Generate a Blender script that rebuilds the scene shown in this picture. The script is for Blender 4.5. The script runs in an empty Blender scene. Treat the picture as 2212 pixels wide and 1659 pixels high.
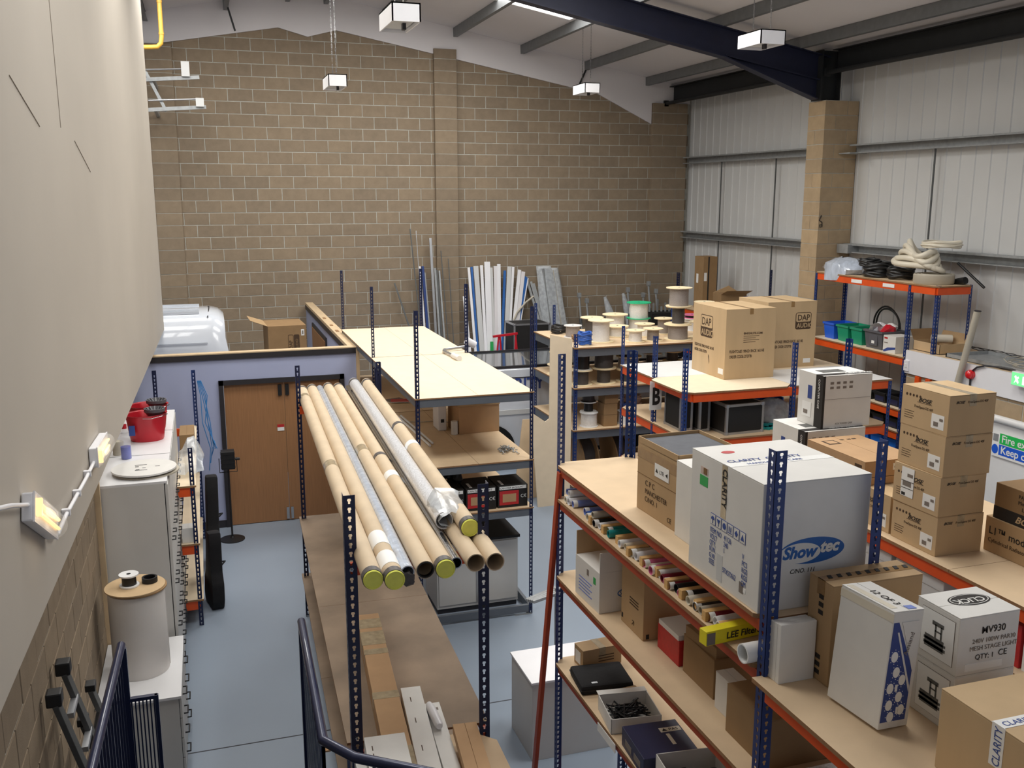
import bpy, bmesh, math, random
from mathutils import Vector, Matrix
random.seed(7)
S = bpy.context.scene
COL = S.collection
# ---------------------------------------------------------------- camera
cam = bpy.data.cameras.new('camera'); CAM = bpy.data.objects.new('camera', cam); COL.objects.link(CAM)
cam.sensor_width = 36; cam.lens = 2056 / 2212 * 36; cam.clip_start = 0.05
CAM.location = (0, 0, 4.5); CAM.rotation_euler = (math.radians(90 - 11.3), 0, math.radians(-17.9))
S.camera = CAM
# ---------------------------------------------------------------- world, exposure
W = bpy.data.worlds.new('overcast'); S.world = W; W.use_nodes = True
bg = W.node_tree.nodes['Background']; bg.inputs[0].default_value = (0.82, 0.88, 1.0, 1); bg.inputs[1].default_value = 1.05
S.view_settings.view_transform = 'Standard'; S.view_settings.look = 'None'
S.view_settings.exposure = -1.25; S.view_settings.gamma = 1; S.view_settings.use_curve_mapping = False
# ---------------------------------------------------------------- roof geometry constants
RIDGE = 2.1
def zc(x):                    # underside of the roof lining
    return 8.19 - 0.187 * abs(x - RIDGE)
SL = math.atan(0.187)
# daylight coming in through the rooflights (sheet x range, y range)
ROOFLIGHTS = [(3.0, 6.2, 14.0, 16.0), (3.0, 6.2, 5.0, 7.0), (-2.0, 1.2, 14.0, 16.0), (-2.0, 1.2, 5.0, 7.0), (3.0, 6.2, 9.6, 11.6), (-2.0, 1.2, 9.6, 11.6)]
def sky_lamp(x0, x1, y0, y1, power):
    xm = (x0 + x1) / 2
    l = bpy.data.lights.new('rooflight_daylight', 'AREA'); l.shape = 'RECTANGLE'
    l.size = x1 - x0 - .1; l.size_y = y1 - y0 - .1; l.energy = power; l.color = (1.0, 0.985, 0.95)
    o = bpy.data.objects.new('rooflight_daylight', l); COL.objects.link(o)
    o.location = (xm, (y0 + y1) / 2, zc(xm) - .035)
    o.rotation_euler = (0, (SL if xm > RIDGE else -SL), 0)
for r, pw in zip(ROOFLIGHTS, (420, 300, 330, 300, 330, 330)): sky_lamp(*r, pw)
# ---------------------------------------------------------------- materials
def lin(c):
    return tuple((v / 255 / 12.92 if v / 255 <= .04045 else ((v / 255 + .055) / 1.055) ** 2.4) for v in c)
MATS = {}
def mat(name, rgb, rough=.6, metal=0, var=.08, scale=6, bump=0, spec=.5, trans=0, alpha=1, stretch=(1, 1, 1), emit=0, detail=4, coat=0):
    m = bpy.data.materials.new(name); m.use_nodes = True; nt = m.node_tree
    b = nt.nodes['Principled BSDF']; c = lin(rgb)
    b.inputs['Roughness'].default_value = rough; b.inputs['Metallic'].default_value = metal
    b.inputs['Specular IOR Level'].default_value = spec
    if coat: b.inputs['Coat Weight'].default_value = coat
    if trans: b.inputs['Transmission Weight'].default_value = trans
    if alpha < 1: b.inputs['Alpha'].default_value = alpha
    b.inputs['Base Color'].default_value = (*c, 1)
    if emit:
        b.inputs['Emission Color'].default_value = (*c, 1); b.inputs['Emission Strength'].default_value = emit
    if var or bump:
        tc = nt.nodes.new('ShaderNodeTexCoord'); mp = nt.nodes.new('ShaderNodeMapping'); mp.inputs['Scale'].default_value = stretch
        nt.links.new(tc.outputs['Object'], mp.inputs[0])
        n = nt.nodes.new('ShaderNodeTexNoise'); n.inputs['Scale'].default_value = scale; n.inputs['Detail'].default_value = detail
        nt.links.new(mp.outputs[0], n.inputs['Vector'])
        if var:
            r = nt.nodes.new('ShaderNodeValToRGB')
            r.color_ramp.elements[0].position = .3; r.color_ramp.elements[1].position = .7
            r.color_ramp.elements[0].color = (*[v * (1 - var) for v in c], 1)
            r.color_ramp.elements[1].color = (*[min(1, v * (1 + var)) for v in c], 1)
            nt.links.new(n.outputs[0], r.inputs[0]); nt.links.new(r.outputs[0], b.inputs['Base Color'])
        if bump:
            bp = nt.nodes.new('ShaderNodeBump'); bp.inputs['Strength'].default_value = bump; bp.inputs['Distance'].default_value = .01
            nt.links.new(n.outputs[0], bp.inputs['Height']); nt.links.new(bp.outputs[0], b.inputs['Normal'])
    MATS[name] = m; return m
def blockmat(name, rgb, dark=.80, light=1.12):
    m = mat(name, rgb, .92, var=0, spec=.2); nt = m.node_tree; b = nt.nodes['Principled BSDF']; c = lin(rgb)
    oi = nt.nodes.new('ShaderNodeObjectInfo'); ge = nt.nodes.new('ShaderNodeNewGeometry')
    ad = nt.nodes.new('ShaderNodeMath'); ad.operation = 'ADD'; fr = nt.nodes.new('ShaderNodeMath'); fr.operation = 'FRACT'
    nt.links.new(oi.outputs['Random'], ad.inputs[0]); nt.links.new(ge.outputs['Random Per Island'], ad.inputs[1]); nt.links.new(ad.outputs[0], fr.inputs[0])
    r = nt.nodes.new('ShaderNodeValToRGB')
    r.color_ramp.elements[0].color = (*[v * dark for v in c], 1); r.color_ramp.elements[1].color = (c[0] * light, c[1] * light * .985, c[2] * light * .95, 1)
    nt.links.new(fr.outputs[0], r.inputs[0])
    n = nt.nodes.new('ShaderNodeTexNoise'); n.inputs['Scale'].default_value = 9; n.inputs['Detail'].default_value = 6
    nt.links.new(ge.outputs['Position'], n.inputs['Vector'])
    mx = nt.nodes.new('ShaderNodeMix'); mx.data_type = 'RGBA'; mx.blend_type = 'OVERLAY'; mx.inputs[0].default_value = .18
    nt.links.new(r.outputs[0], mx.inputs[6]); nt.links.new(n.outputs[0], mx.inputs[7]); nt.links.new(mx.outputs[2], b.inputs['Base Color'])
    n2 = nt.nodes.new('ShaderNodeTexNoise'); n2.inputs['Scale'].default_value = 120; n2.inputs['Detail'].default_value = 3
    nt.links.new(ge.outputs['Position'], n2.inputs['Vector'])
    bp = nt.nodes.new('ShaderNodeBump'); bp.inputs['Strength'].default_value = .35; bp.inputs['Distance'].default_value = .004
    nt.links.new(n2.outputs[0], bp.inputs['Height']); nt.links.new(bp.outputs[0], b.inputs['Normal'])
    return m
blockmat('block', (143, 128, 110), .90, 1.06); blockmat('block_pale', (176, 155, 127), .92, 1.05)
mat('mortar', (184, 184, 176), .95, var=.12, scale=14)
mat('floor_paint', (146, 159, 175), .42, var=.05, scale=.7, bump=.03)
mat('joint', (70, 70, 74), .9)
mat('beige_paint', (186, 178, 167), .7, var=.025, scale=1.2)
mat('white_lining', (222, 219, 222), .8, var=.02, scale=1)
mat('roof_panel', (222, 219, 222), .7, var=.02, scale=1)
mat('cladding', (205, 206, 206), .45, var=.02, scale=2)
mat('galv', (160, 163, 165), .5, .35, var=.12, scale=14)
mat('galv_dark', (92, 94, 94), .5, .4, var=.1, scale=10)
mat('navy_steel', (30, 34, 58), .5, .1, var=.1)
mat('dark_steel', (38, 40, 42), .55, .2, var=.1)
mat('post_blue', (30, 56, 116), .42, .1, var=.08, scale=12)
mat('post_navy', (22, 32, 70), .42, .1, var=.08, scale=12)
mat('beam_orange', (226, 84, 24), .45, var=.06, scale=8)
mat('beam_red', (176, 66, 30), .45, var=.06, scale=8)
mat('beam_grey', (104, 110, 118), .45, .2, var=.05)
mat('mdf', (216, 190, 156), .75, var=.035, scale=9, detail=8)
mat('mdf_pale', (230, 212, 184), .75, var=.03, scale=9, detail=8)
mat('mdf_edge', (150, 112, 76), .8, var=.1, scale=30)
mat('mdf_old', (138, 119, 100), .7, var=.24, scale=2.6, detail=8)
mat('melamine', (232, 232, 232), .35, var=.02)
mat('card', (180, 150, 112), .8, var=.05, scale=7, stretch=(1, 1, .2))
mat('card_pale', (196, 168, 130), .8, var=.05, scale=7, stretch=(1, 1, .2))
mat('card_dark', (148, 118, 82), .8, var=.06, scale=7)
mat('card_warm', (184, 148, 110), .8, var=.05, scale=7)
mat('card_in', (128, 96, 60), .9)
mat('tube_card', (204, 184, 156), .7, var=.07, scale=5, stretch=(1, 1, .3))
mat('white_card', (222, 220, 216), .6, var=.03, scale=8)
mat('white_gloss', (236, 236, 240), .35, var=.015)
mat('paper', (238, 238, 236), .7, var=.02)
mat('tape_brown', (150, 116, 72), .25, var=.1, scale=20)
mat('tape_clear', (176, 160, 132), .15, var=.18, scale=25, coat=.5)
mat('ink', (42, 38, 36), .8, var=0)
mat('ink_brown', (74, 54, 36), .8, var=0)
mat('ink_grey', (126, 116, 108), .8, var=0)
mat('ink_blue', (52, 78, 150), .7, var=0)
mat('print_blue', (38, 96, 168), .5, var=0)
mat('print_navy', (50, 72, 140), .5, var=0)
mat('print_grey', (90, 90, 88), .6, var=.3, scale=40)
mat('black_plastic', (24, 24, 26), .5, var=.1)
mat('black_fabric', (22, 22, 25), .9, var=.15, scale=30, bump=.2)
mat('black_board', (26, 24, 24), .75, var=.12, scale=20)
mat('alu', (176, 178, 182), .35, .8, var=.06)
mat('chrome', (205, 206, 208), .12, 1, var=.03)
mat('yellow_cap', (240, 242, 112), .45, var=.06, scale=20)
mat('yellow_box', (240, 226, 40), .5, var=.03)
mat('tape_grey', (82, 78, 78), .4, var=.2, scale=30)
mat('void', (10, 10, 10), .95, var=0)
mat('wood_reel', (244, 226, 188), .7, var=.07, scale=10)
mat('wood_block', (214, 172, 112), .7, var=.08, scale=12, stretch=(1, 1, 5))
mat('cable_white', (226, 224, 222), .5, var=.12, scale=40, stretch=(1, 1, 6), bump=.5)
mat('cable_grey', (148, 140, 136), .5, var=.15, scale=40, stretch=(1, 1, 6), bump=.5)
mat('cable_dark', (70, 66, 66), .5, var=.15, scale=40, stretch=(1, 1, 6), bump=.5)
mat('cable_black', (28, 28, 30), .4, var=.1)
mat('green_reel', (38, 186, 132), .4, var=.03)
mat('blue_cable', (44, 92, 178), .4, var=.15, scale=30)
mat('cyan_cable', (60, 130, 196), .4, var=.05)
mat('purple', (92, 58, 130), .5, var=.05)
mat('red_plastic', (196, 30, 46), .35, var=.04)
mat('red_label', (188, 40, 42), .5, var=.1, scale=30)
mat('red_lamp', (214, 22, 34), .2, var=0, coat=.6)
mat('blue_bin', (34, 96, 214), .35, var=.03)
mat('green_bin', (26, 144, 108), .35, var=.03)
mat('grey_bin', (92, 92, 98), .4, var=.05)
mat('navy_bin', (34, 38, 72), .4, var=.05)
mat('tray_blue', (24, 110, 212), .35, var=.03)
mat('door_wood', (158, 114, 76), .5, var=.10, scale=5, stretch=(14, 14, .6), detail=6)
mat('blue_wall', (172, 180, 212), .8, var=.02, scale=2)
mat('trim_dark', (44, 42, 46), .5, var=.05)
mat('timber', (206, 182, 148), .7, var=.08, scale=9)
mat('van_white', (206, 211, 220), .22, var=.01, coat=.6)
mat('van_glass', (64, 68, 72), .12, var=.12, scale=4, stretch=(1, 6, 1), coat=.6)
mat('rubber', (22, 22, 22), .85, var=.1)
mat('purlin', (116, 118, 120), .5, .3, var=.08, scale=10)
mat('scratch', (150, 140, 128), .8, var=0)
mat('rail_navy', (28, 38, 72), .3, .2, var=.05, coat=.4)
mat('polythene', (214, 220, 226), .12, var=.2, scale=16, alpha=.55, coat=.6, bump=.6)
mat('bubble', (226, 228, 234), .2, var=.12, scale=60, coat=.6, bump=.9)
mat('shrink', (190, 200, 216), .15, var=.15, scale=18, coat=.8, bump=.5, stretch=(1, 1, .25))
mat('clear_glass', (236, 240, 242), .05, var=0, alpha=.22)
mat('roll_white', (226, 222, 218), .5, var=.02)
mat('pipe_yellow', (222, 170, 70), .4, var=.05)
mat('hose_white', (224, 216, 198), .35, var=.04)
mat('hose_grey', (184, 176, 160), .5, var=.05)
mat('teal', (30, 140, 140), .4, var=.1)
mat('pink', (214, 110, 150), .4, var=.1)
mat('maroon', (120, 30, 46), .4, var=.1)
mat('lilac', (120, 140, 210), .4, var=.1)
mat('blue_liquid', (42, 62, 190), .15, var=0, coat=.5)
mat('green_sticker', (40, 168, 84), .5, var=0)
mat('pink_sticker', (206, 186, 176), .6, var=0)
mat('green_sign', (40, 190, 90), .4, var=0)
mat('foam_grey', (96, 98, 104), .9, var=.08, scale=20)
mat('cabinet_grey', (206, 204, 200), .45, var=.015)
mat('cabinet_white', (228, 228, 230), .4, var=.015)
mat('rooflight', (255, 253, 246), .5, var=0, emit=9)
mat('lamp_glow', (255, 214, 150), .4, var=0, emit=3.2)
mat('exit_glow', (120, 235, 150), .4, var=0, emit=1.6)
mat('exit_white', (240, 255, 240), .4, var=0, emit=2.2)
mat('grease', (58, 50, 44), .8, var=.2)
M = MATS
# ---------------------------------------------------------------- mesh helpers
class MB:
    def __init__(s): s.v = []; s.f = []
    def add(s, vs, fs):
        n = len(s.v); s.v += [tuple(v) for v in vs]; s.f += [tuple(i + n for i in f) for f in fs]; return s
    def box(s, x0, x1, y0, y1, z0, z1):
        return s.add([(x0, y0, z0), (x1, y0, z0), (x1, y1, z0), (x0, y1, z0), (x0, y0, z1), (x1, y0, z1), (x1, y1, z1), (x0, y1, z1)],
                     [(3, 2, 1, 0), (4, 5, 6, 7), (0, 1, 5, 4), (1, 2, 6, 5), (2, 3, 7, 6), (3, 0, 4, 7)])
    def bar(s, a, b, w, h, up=(0, 0, 1)):         # oriented box from a to b
        a = Vector(a); b = Vector(b); d = (b - a).normalized(); u = Vector(up); r = d.cross(u)
        if r.length < 1e-4: r = d.cross(Vector((1, 0, 0)))
        r.normalize(); u = r.cross(d).normalized(); r *= w / 2; u *= h / 2
        return s.add([a - r - u, a + r - u, a + r + u, a - r + u, b - r - u, b + r - u, b + r + u, b - r + u],
                     [(0, 1, 2, 3), (7, 6, 5, 4), (0, 4, 5, 1), (1, 5, 6, 2), (2, 6, 7, 3), (3, 7, 4, 0)])
    def prism(s, poly, axis, a, b):               # poly in the two other axes, cyclic order
        def P(p, t):
            return {'X': (t, p[0], p[1]), 'Y': (p[0], t, p[1]), 'Z': (p[0], p[1], t)}[axis]
        n = len(poly)
        return s.add([P(p, a) for p in poly] + [P(p, b) for p in poly],
                     [tuple(range(n))[::-1], tuple(range(n, 2 * n))] + [(i, (i + 1) % n, n + (i + 1) % n, n + i) for i in range(n)])
    def tube(s, pts, r, n=10, closed=False, caps=True):
        pts = [Vector(p) for p in pts]; m = len(pts); rs = r if isinstance(r, (list, tuple)) else [r] * m
        base = len(s.v); prev = None
        for i, p in enumerate(pts):
            if closed: t = pts[(i + 1) % m] - pts[i - 1]
            else: t = pts[min(i + 1, m - 1)] - pts[max(i - 1, 0)]
            t.normalize()
            if prev is None:
                q = Vector((0, 0, 1)) if abs(t.z) < .9 else Vector((1, 0, 0)); u = t.cross(q).normalized()
            else:
                u = prev - t * prev.dot(t)
                u = u.normalized() if u.length > 1e-6 else t.cross(Vector((0, 0, 1))).normalized()
            prev = u; w = t.cross(u)
            for k in range(n):
                a = 2 * math.pi * k / n; s.v.append(tuple(p + (u * math.cos(a) + w * math.sin(a)) * rs[i]))
        for i in range(m if closed else m - 1):
            j = (i + 1) % m
            for k in range(n):
                l = (k + 1) % n; s.f.append((base + i * n + k, base + i * n + l, base + j * n + l, base + j * n + k))
        if caps and not closed:
            s.f.append(tuple(base + k for k in range(n))[::-1]); s.f.append(tuple(base + (m - 1) * n + k for k in range(n)))
        return s
    def cyl(s, a, b, r, n=16, r2=None, caps=True): return s.tube([a, b], [r, r if r2 is None else r2], n, caps=caps)
    def pipe(s, a, b, r, t, n=20):                # hollow open tube
        a = Vector(a); b = Vector(b); d = (b - a).normalized(); q = Vector((0, 0, 1)) if abs(d.z) < .9 else Vector((1, 0, 0))
        u = d.cross(q).normalized(); w = d.cross(u); base = len(s.v)
        for p, rr in ((a, r), (b, r), (b, r - t), (a, r - t)):
            for k in range(n):
                an = 2 * math.pi * k / n; s.v.append(tuple(p + (u * math.cos(an) + w * math.sin(an)) * rr))
        for g in range(4):
            h = (g + 1) % 4
            for k in range(n):
                l = (k + 1) % n; s.f.append((base + g * n + k, base + g * n + l, base + h * n + l, base + h * n + k))
        return s
    def lathe(s, prof, n=20, c=(0, 0, 0), jit=0):        # profile of (r, z)
        base = len(s.v); m = len(prof)
        for r, z in prof:
            for k in range(n):
                a = 2 * math.pi * k / n; rr = r * (1 + random.uniform(-jit, jit)); s.v.append((c[0] + rr * math.cos(a), c[1] + rr * math.sin(a), c[2] + z))
        for i in range(m - 1):
            for k in range(n):
                l = (k + 1) % n; s.f.append((base + i * n + k, base + i * n + l, base + (i + 1) * n + l, base + (i + 1) * n + k))
        if prof[0][0] > 1e-5: s.f.append(tuple(base + k for k in range(n))[::-1])
        if prof[-1][0] > 1e-5: s.f.append(tuple(base + (m - 1) * n + k for k in range(n)))
        return s
    def disc(s, a, b, r, n=20): return s.cyl(a, b, r, n)
    def xf(s, mtx): s.v = [tuple(mtx @ Vector(v)) for v in s.v]; return s
    def mesh(s, name, smooth=False, bevel=0):
        me = bpy.data.meshes.new(name); me.from_pydata(s.v, [], s.f)
        bm = bmesh.new(); bm.from_mesh(me)
        bmesh.ops.recalc_face_normals(bm, faces=bm.faces)
        if bevel: bmesh.ops.bevel(bm, geom=list(bm.edges), offset=bevel, segments=2, affect='EDGES', profile=.6)
        bm.to_mesh(me); bm.free()
        if smooth:
            for p in me.polygons: p.use_smooth = True
            try: me.set_sharp_from_angle(angle=math.radians(38))
            except Exception: pass
        return me
    def build(s, name, m, parent=None, smooth=False, bevel=0):
        me = s.mesh(name, smooth, bevel); me.materials.append(M[m] if isinstance(m, str) else m)
        return link(name, me, parent)
def link(name, me, parent=None):
    o = bpy.data.objects.new(name, me); COL.objects.link(o)
    if parent: o.parent = parent
    return o
def tag(o, label=None, cat=None, group=None, kind=None):
    if label: o['label'] = label
    if cat: o['category'] = cat
    if group: o['group'] = group
    if kind: o['kind'] = kind
    return o
def thing(name, label, cat, loc=(0, 0, 0), rz=0, group=None, kind=None):
    o = bpy.data.objects.new(name, None); COL.objects.link(o); o.location = loc; o.rotation_euler = (0, 0, math.radians(rz))
    o.empty_display_size = .05
    return tag(o, label, cat, group, kind)
def struct(name, mb, m, **k): return tag(mb.build(name, m, **k), kind='structure')
def sempty(name):
    return tag(thing(name, None, None), kind='structure')
# ---- printing on box faces: local box x +-w/2, y +-d/2, z 0..h
def face_axes(face, dims):
    w, d, h = dims
    return {'-Y': (Vector((-w / 2, -d / 2, 0)), Vector((1, 0, 0)), Vector((0, 0, 1)), Vector((0, -1, 0))),
            '-X': (Vector((-w / 2, d / 2, 0)), Vector((0, -1, 0)), Vector((0, 0, 1)), Vector((-1, 0, 0))),
            '+X': (Vector((w / 2, -d / 2, 0)), Vector((0, 1, 0)), Vector((0, 0, 1)), Vector((1, 0, 0))),
            '+Z': (Vector((-w / 2, -d / 2, h)), Vector((1, 0, 0)), Vector((0, 1, 0)), Vector((0, 0, 1))),
            '+Zr': (Vector((-w / 2, d / 2, h)), Vector((0, -1, 0)), Vector((1, 0, 0)), Vector((0, 0, 1))),
            '+Zi': (Vector((w / 2, d / 2, h)), Vector((-1, 0, 0)), Vector((0, -1, 0)), Vector((0, 0, 1)))}[face]
def lettering(parent, s, face, dims, u, v, size, m='ink', sx=1, shear=0, rot=0, lift=.0012, bold=0, align='LEFT', name='lettering'):
    me = bpy.data.meshes.new(name); o = link(name, me, parent)
    TEXTS.append((o, s, face, tuple(dims), u, v, size, m, sx, shear, rot, lift, bold, align)); return o
def flush_text():
    objs = []
    for T in TEXTS:
        o, s, face, dims, u, v, size, m, sx, shear, rot, lift, bold, align = T
        c = bpy.data.curves.new('t', 'FONT'); c.body = s; c.size = size; c.align_x = align; c.shear = shear; c.offset = bold; c.extrude = .0003; c.resolution_u = 3
        t = bpy.data.objects.new('t', c); COL.objects.link(t); objs.append(t)
    dg = bpy.context.evaluated_depsgraph_get(); dg.update()
    for T, t in zip(TEXTS, objs):
        o, s, face, dims, u, v, size, m, sx, shear, rot, lift, bold, align = T
        me = bpy.data.meshes.new_from_object(t.evaluated_get(dg), depsgraph=dg)
        O, R, U, N = face_axes(face, dims); cr, sr = math.cos(math.radians(rot)), math.sin(math.radians(rot))
        for vt in me.vertices:
            x, y = vt.co.x * sx, vt.co.y; x, y = x * cr - y * sr, x * sr + y * cr
            vt.co = O + R * (u + x) + U * (v + y) + N * (lift + vt.co.z)
        me.materials.clear(); me.materials.append(M[m]); old = o.data; me.name = o.name; o.data = me; bpy.data.meshes.remove(old)
    for t in objs:
        c = t.data; bpy.data.objects.remove(t); bpy.data.curves.remove(c)
TEXTS = []
def decal(parent, face, dims, u, v, w, h, m, name='sticker', t=.0012, lift=0, poly=None, rot=0):
    O, R, U, N = face_axes(face, dims)
    pts = poly if poly else [(0, 0), (w, 0), (w, h), (0, h)]
    cr, sr = math.cos(math.radians(rot)), math.sin(math.radians(rot)); n = len(pts); b = MB()
    ps = [(u + x * cr - y * sr, v + x * sr + y * cr) for x, y in pts]
    b.add([O + R * x + U * y + N * (lift - .0004) for x, y in ps] + [O + R * x + U * y + N * (lift + t) for x, y in ps],
          [tuple(range(n))[::-1], tuple(range(n, 2 * n))] + [(i, (i + 1) % n, n + (i + 1) % n, n + i) for i in range(n)])
    return b.build(name, m, parent)
def ell(a, b, n=28, cx=0, cy=0): return [(cx + a * math.cos(2 * math.pi * k / n), cy + b * math.sin(2 * math.pi * k / n)) for k in range(n)]
def rrect(w, h, r, n=4):
    o = []
    for cx, cy, a0 in ((w - r, r, -90), (w - r, h - r, 0), (r, h - r, 90), (r, r, 180)):
        for k in range(n + 1):
            a = math.radians(a0 + 90 * k / n); o.append((cx + r * math.cos(a), cy + r * math.sin(a)))
    return o
def carton(name, label, cat, fl, size, m='card', rz=0, group=None, seam='Y', tape=None, flaps=True):
    """box with its near-left bottom corner at fl; seam runs along Y or X"""
    w, d, h = size; a = math.radians(rz)
    cx = fl[0] + w / 2 * math.cos(a) - d / 2 * math.sin(a); cy = fl[1] + w / 2 * math.sin(a) + d / 2 * math.cos(a)
    t = thing(name, label, cat, (cx, cy, fl[2]), rz, group)
    top = .004 if flaps else 0
    MB().box(-w / 2, w / 2, -d / 2, d / 2, 0, h - top).build('body', m, t, bevel=min(.004, h * .03))
    if flaps:
        for s in (-1, 1):
            b = MB()
            if seam == 'Y': b.box(*((.0015, w / 2) if s > 0 else (-w / 2, -.0015)), -d / 2, d / 2, h - .0035, h)
            else: b.box(-w / 2, w / 2, *((.0015, d / 2) if s > 0 else (-d / 2, -.0015)), h - .0035, h)
            b.build('flap', m, t)
    if tape:
        q = .025; b = MB()
        if seam == 'Y': b.box(-q, q, -d / 2 - .001, d / 2 + .001, h - .001, h + .001).box(-q, q, -d / 2 - .001, -d / 2 + .001, h - .07, h + .001)
        else: b.box(-w / 2 - .001, w / 2 + .001, -q, q, h - .001, h + .001).box(-w / 2 - .001, -w / 2 + .001, -q, q, h - .07, h + .001)
        b.build('tape', tape, t)
    t['_d'] = [w, d, h]
    return t
def dims(t): return tuple(t['_d'])
def copy_tree(o, loc=None, rz=None, label=None, parent=None):
    c = o.copy(); COL.objects.link(c); c.parent = parent
    if loc is not None: c.location = loc
    if rz is not None: c.rotation_euler.z = math.radians(rz)
    if label: c['label'] = label
    for ch in list(o.children): copy_tree(ch, parent=c)
    return c
# ================================================================ STRUCTURE
WY = 18.95          # face of the back wall
struct('floor', MB().box(-6.2, 10.3, -3, 19.1, -.15, 0), 'floor_paint')
struct('trim_1', MB().box(-.97, 10.1, 7.522, 7.534, 0, .0015), 'joint')
# ---- block walls: u along wall, z up; place(u0,u1,z0,z1)->MB box
BLK = {}
def block_obj(parent, kind, key, mb_f, loc, m):
    if key not in BLK:
        me = mb_f().mesh('block'); me.materials.append(M[m]); BLK[key] = me
    o = link('block', BLK[key], parent); o.location = loc; return o
def block_wall(parent, axis, sgn, plane, u0, u1, z0, z1, zoff, uoff, m, single, cap=300, proud=.006, zmax=None):
    """axis 'X': wall runs along X and faces -Y; axis 'Y': runs along Y and faces sgn*X"""
    ps = []; k0 = int(math.floor((z0 - zoff) / .225)); k = k0
    while zoff + k * .225 < z1 - .02:
        za = max(z0, zoff + k * .225 + .005); zb = min(z1, zoff + (k + 1) * .225 - .005)
        st = uoff + (.225 if k % 2 else 0); j = int(math.floor((u0 - st) / .45))
        while st + j * .45 < u1 - .02:
            a = max(u0, st + j * .45 + .005); b = min(u1, st + (j + 1) * .45 - .005)
            if b - a > .03 and zb - za > .03: ps.append((a, b, za, zb))
            j += 1
        k += 1
    cand = [q for q in ps if single((q[0] + q[1]) / 2, (q[2] + q[3]) / 2)]
    def dist(q):
        u, z = (q[0] + q[1]) / 2, (q[2] + q[3]) / 2
        return (u * u + plane * plane + (z - 4.5) ** 2)
    cand.sort(key=dist); pick = set(cand[:cap]); rest = MB()
    def bx(mb, q, ox=0, oz=0):
        a, b, za, zb = q; a -= ox; b -= ox; za -= oz; zb -= oz; c = .004
        jit = 0
        if axis == 'X': V = lambda u, z, d: (u, -d, z)
        else: V = lambda u, z, d: (sgn * d, u, z)
        p0 = [V(a, za, -.02), V(b, za, -.02), V(b, zb, -.02), V(a, zb, -.02)]
        p1 = [V(a + c * .3, za + c * .3, proud - .003), V(b - c * .3, za + c * .3, proud - .003), V(b - c * .3, zb - c * .3, proud - .003), V(a + c * .3, zb - c * .3, proud - .003)]
        p2 = [V(a + c, za + c, proud), V(b - c, za + c, proud), V(b - c, zb - c, proud), V(a + c, zb - c, proud)]
        return mb.add(p0 + p1 + p2, [(8, 9, 10, 11)] + [(i, (i + 1) % 4, 4 + (i + 1) % 4, 4 + i) for i in range(4)] + [(4 + i, 4 + (i + 1) % 4, 8 + (i + 1) % 4, 8 + i) for i in range(4)])
    for q in ps:
        if q in pick:
            key = (parent.name, round(q[1] - q[0], 3), round(q[3] - q[2], 3), m)
            o = block_obj(parent, 'block', key, lambda: bx(MB(), q, q[0], q[2]), (0, 0, 0), m)
            du = random.uniform(-.0015, .0015)
            o.location = (q[0], plane + du, q[2]) if axis == 'X' else (plane + du, q[0], q[2])
        else: bx(rest, q)
    if rest.v:
        for i, v in enumerate(rest.v):
            rest.v[i] = (v[0], v[1] + plane, v[2]) if axis == 'X' else (v[0] + plane, v[1], v[2])
        tag(rest.build('block_courses', m, parent), kind='stuff')
# back wall
wb = struct('wall_back', MB().prism([(-6.2, 0), (10.3, 0), (10.3, 6.7), (2.1, 8.3), (-6.2, 6.7)], 'Y', WY, WY + .12), 'mortar')
block_wall(wb, 'X', -1, WY, -6.2, 10.1, 0, 7.5, .099, .392, 'block', lambda u, z: -.35 < u < 9.2 and 2.55 < z < 7.4)
def pilaster(name, x0, x1, y0, y1, ztop, m, split=None, depth_split=False):
    p = struct(name, MB().box(x0 + .006, x1 - .006, y0 + .006, y1, 0, ztop), 'mortar'); k = 0; z = .099 - .225
    while z < ztop - .02:
        a = max(0, z + .005); b = min(ztop, z + .22)
        cuts = [x0, x1]
        if split: cuts = [x0, (split if k % 2 else x0 + (x1 - x0) - (split - x0)), x1]
        for i in range(len(cuts) - 1):
            g = .004
            ys = [(y0, y1)]
            if depth_split and i == 0 and k % 3 == 0: ym = (y0 + y1) / 2 + random.uniform(-.05, .05); ys = [(y0, ym - g), (ym + g, y1)]
            for ya, yb in ys:
                dx = random.uniform(-.002, .002)
                MB().box(cuts[i] + (g if i else dx), cuts[i + 1] - (g if i < len(cuts) - 2 else 0), ya, yb, a, b).build('block', m, p, bevel=.003)
        z += .225; k += 1
    return p
pilaster('wall_pilaster_left', -.76, -.31, WY - .10, WY + .01, 7.12, 'block')
pilaster('wall_pilaster_centre', 4.50, 4.95, WY - .10, WY + .01, 7.26, 'block')
pilaster('wall_pilaster_corner', 9.22, 10.02, WY - .10, WY + .01, 6.37, 'block', split=9.45)
pier = pilaster('wall_pier_right', 9.49, 10.12, 13.30, 13.74, 5.95, 'block_pale', split=9.70, depth_split=True)
mk = MB(); mk.tube([(9.54, 13.294, 4.16), (9.50, 13.294, 4.08), (9.555, 13.294, 4.05), (9.56, 13.294, 3.98), (9.52, 13.294, 3.97), (9.515, 13.294, 4.01), (9.55, 13.294, 4.01)], .008, 6)
mk.build('graffiti_mark', 'ink', pier)
# white gable lining with its saw-toothed lower edge
gl = [(-6.2, 6.1), (-.3, 7.176), (1.577, 7.506), (2.109, 7.368), (2.637, 7.509), (4.521, 7.165), (7.972, 6.525), (9.204, 5.95), (9.204, 6.37), (10.1, 6.37), (10.1, zc(10.1)), (RIDGE, zc(RIDGE)), (-6.2, zc(-6.2))]
struct('wall_gable_lining', MB().prism(gl, 'Y', WY - .045, WY - .008), 'white_lining')
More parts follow.
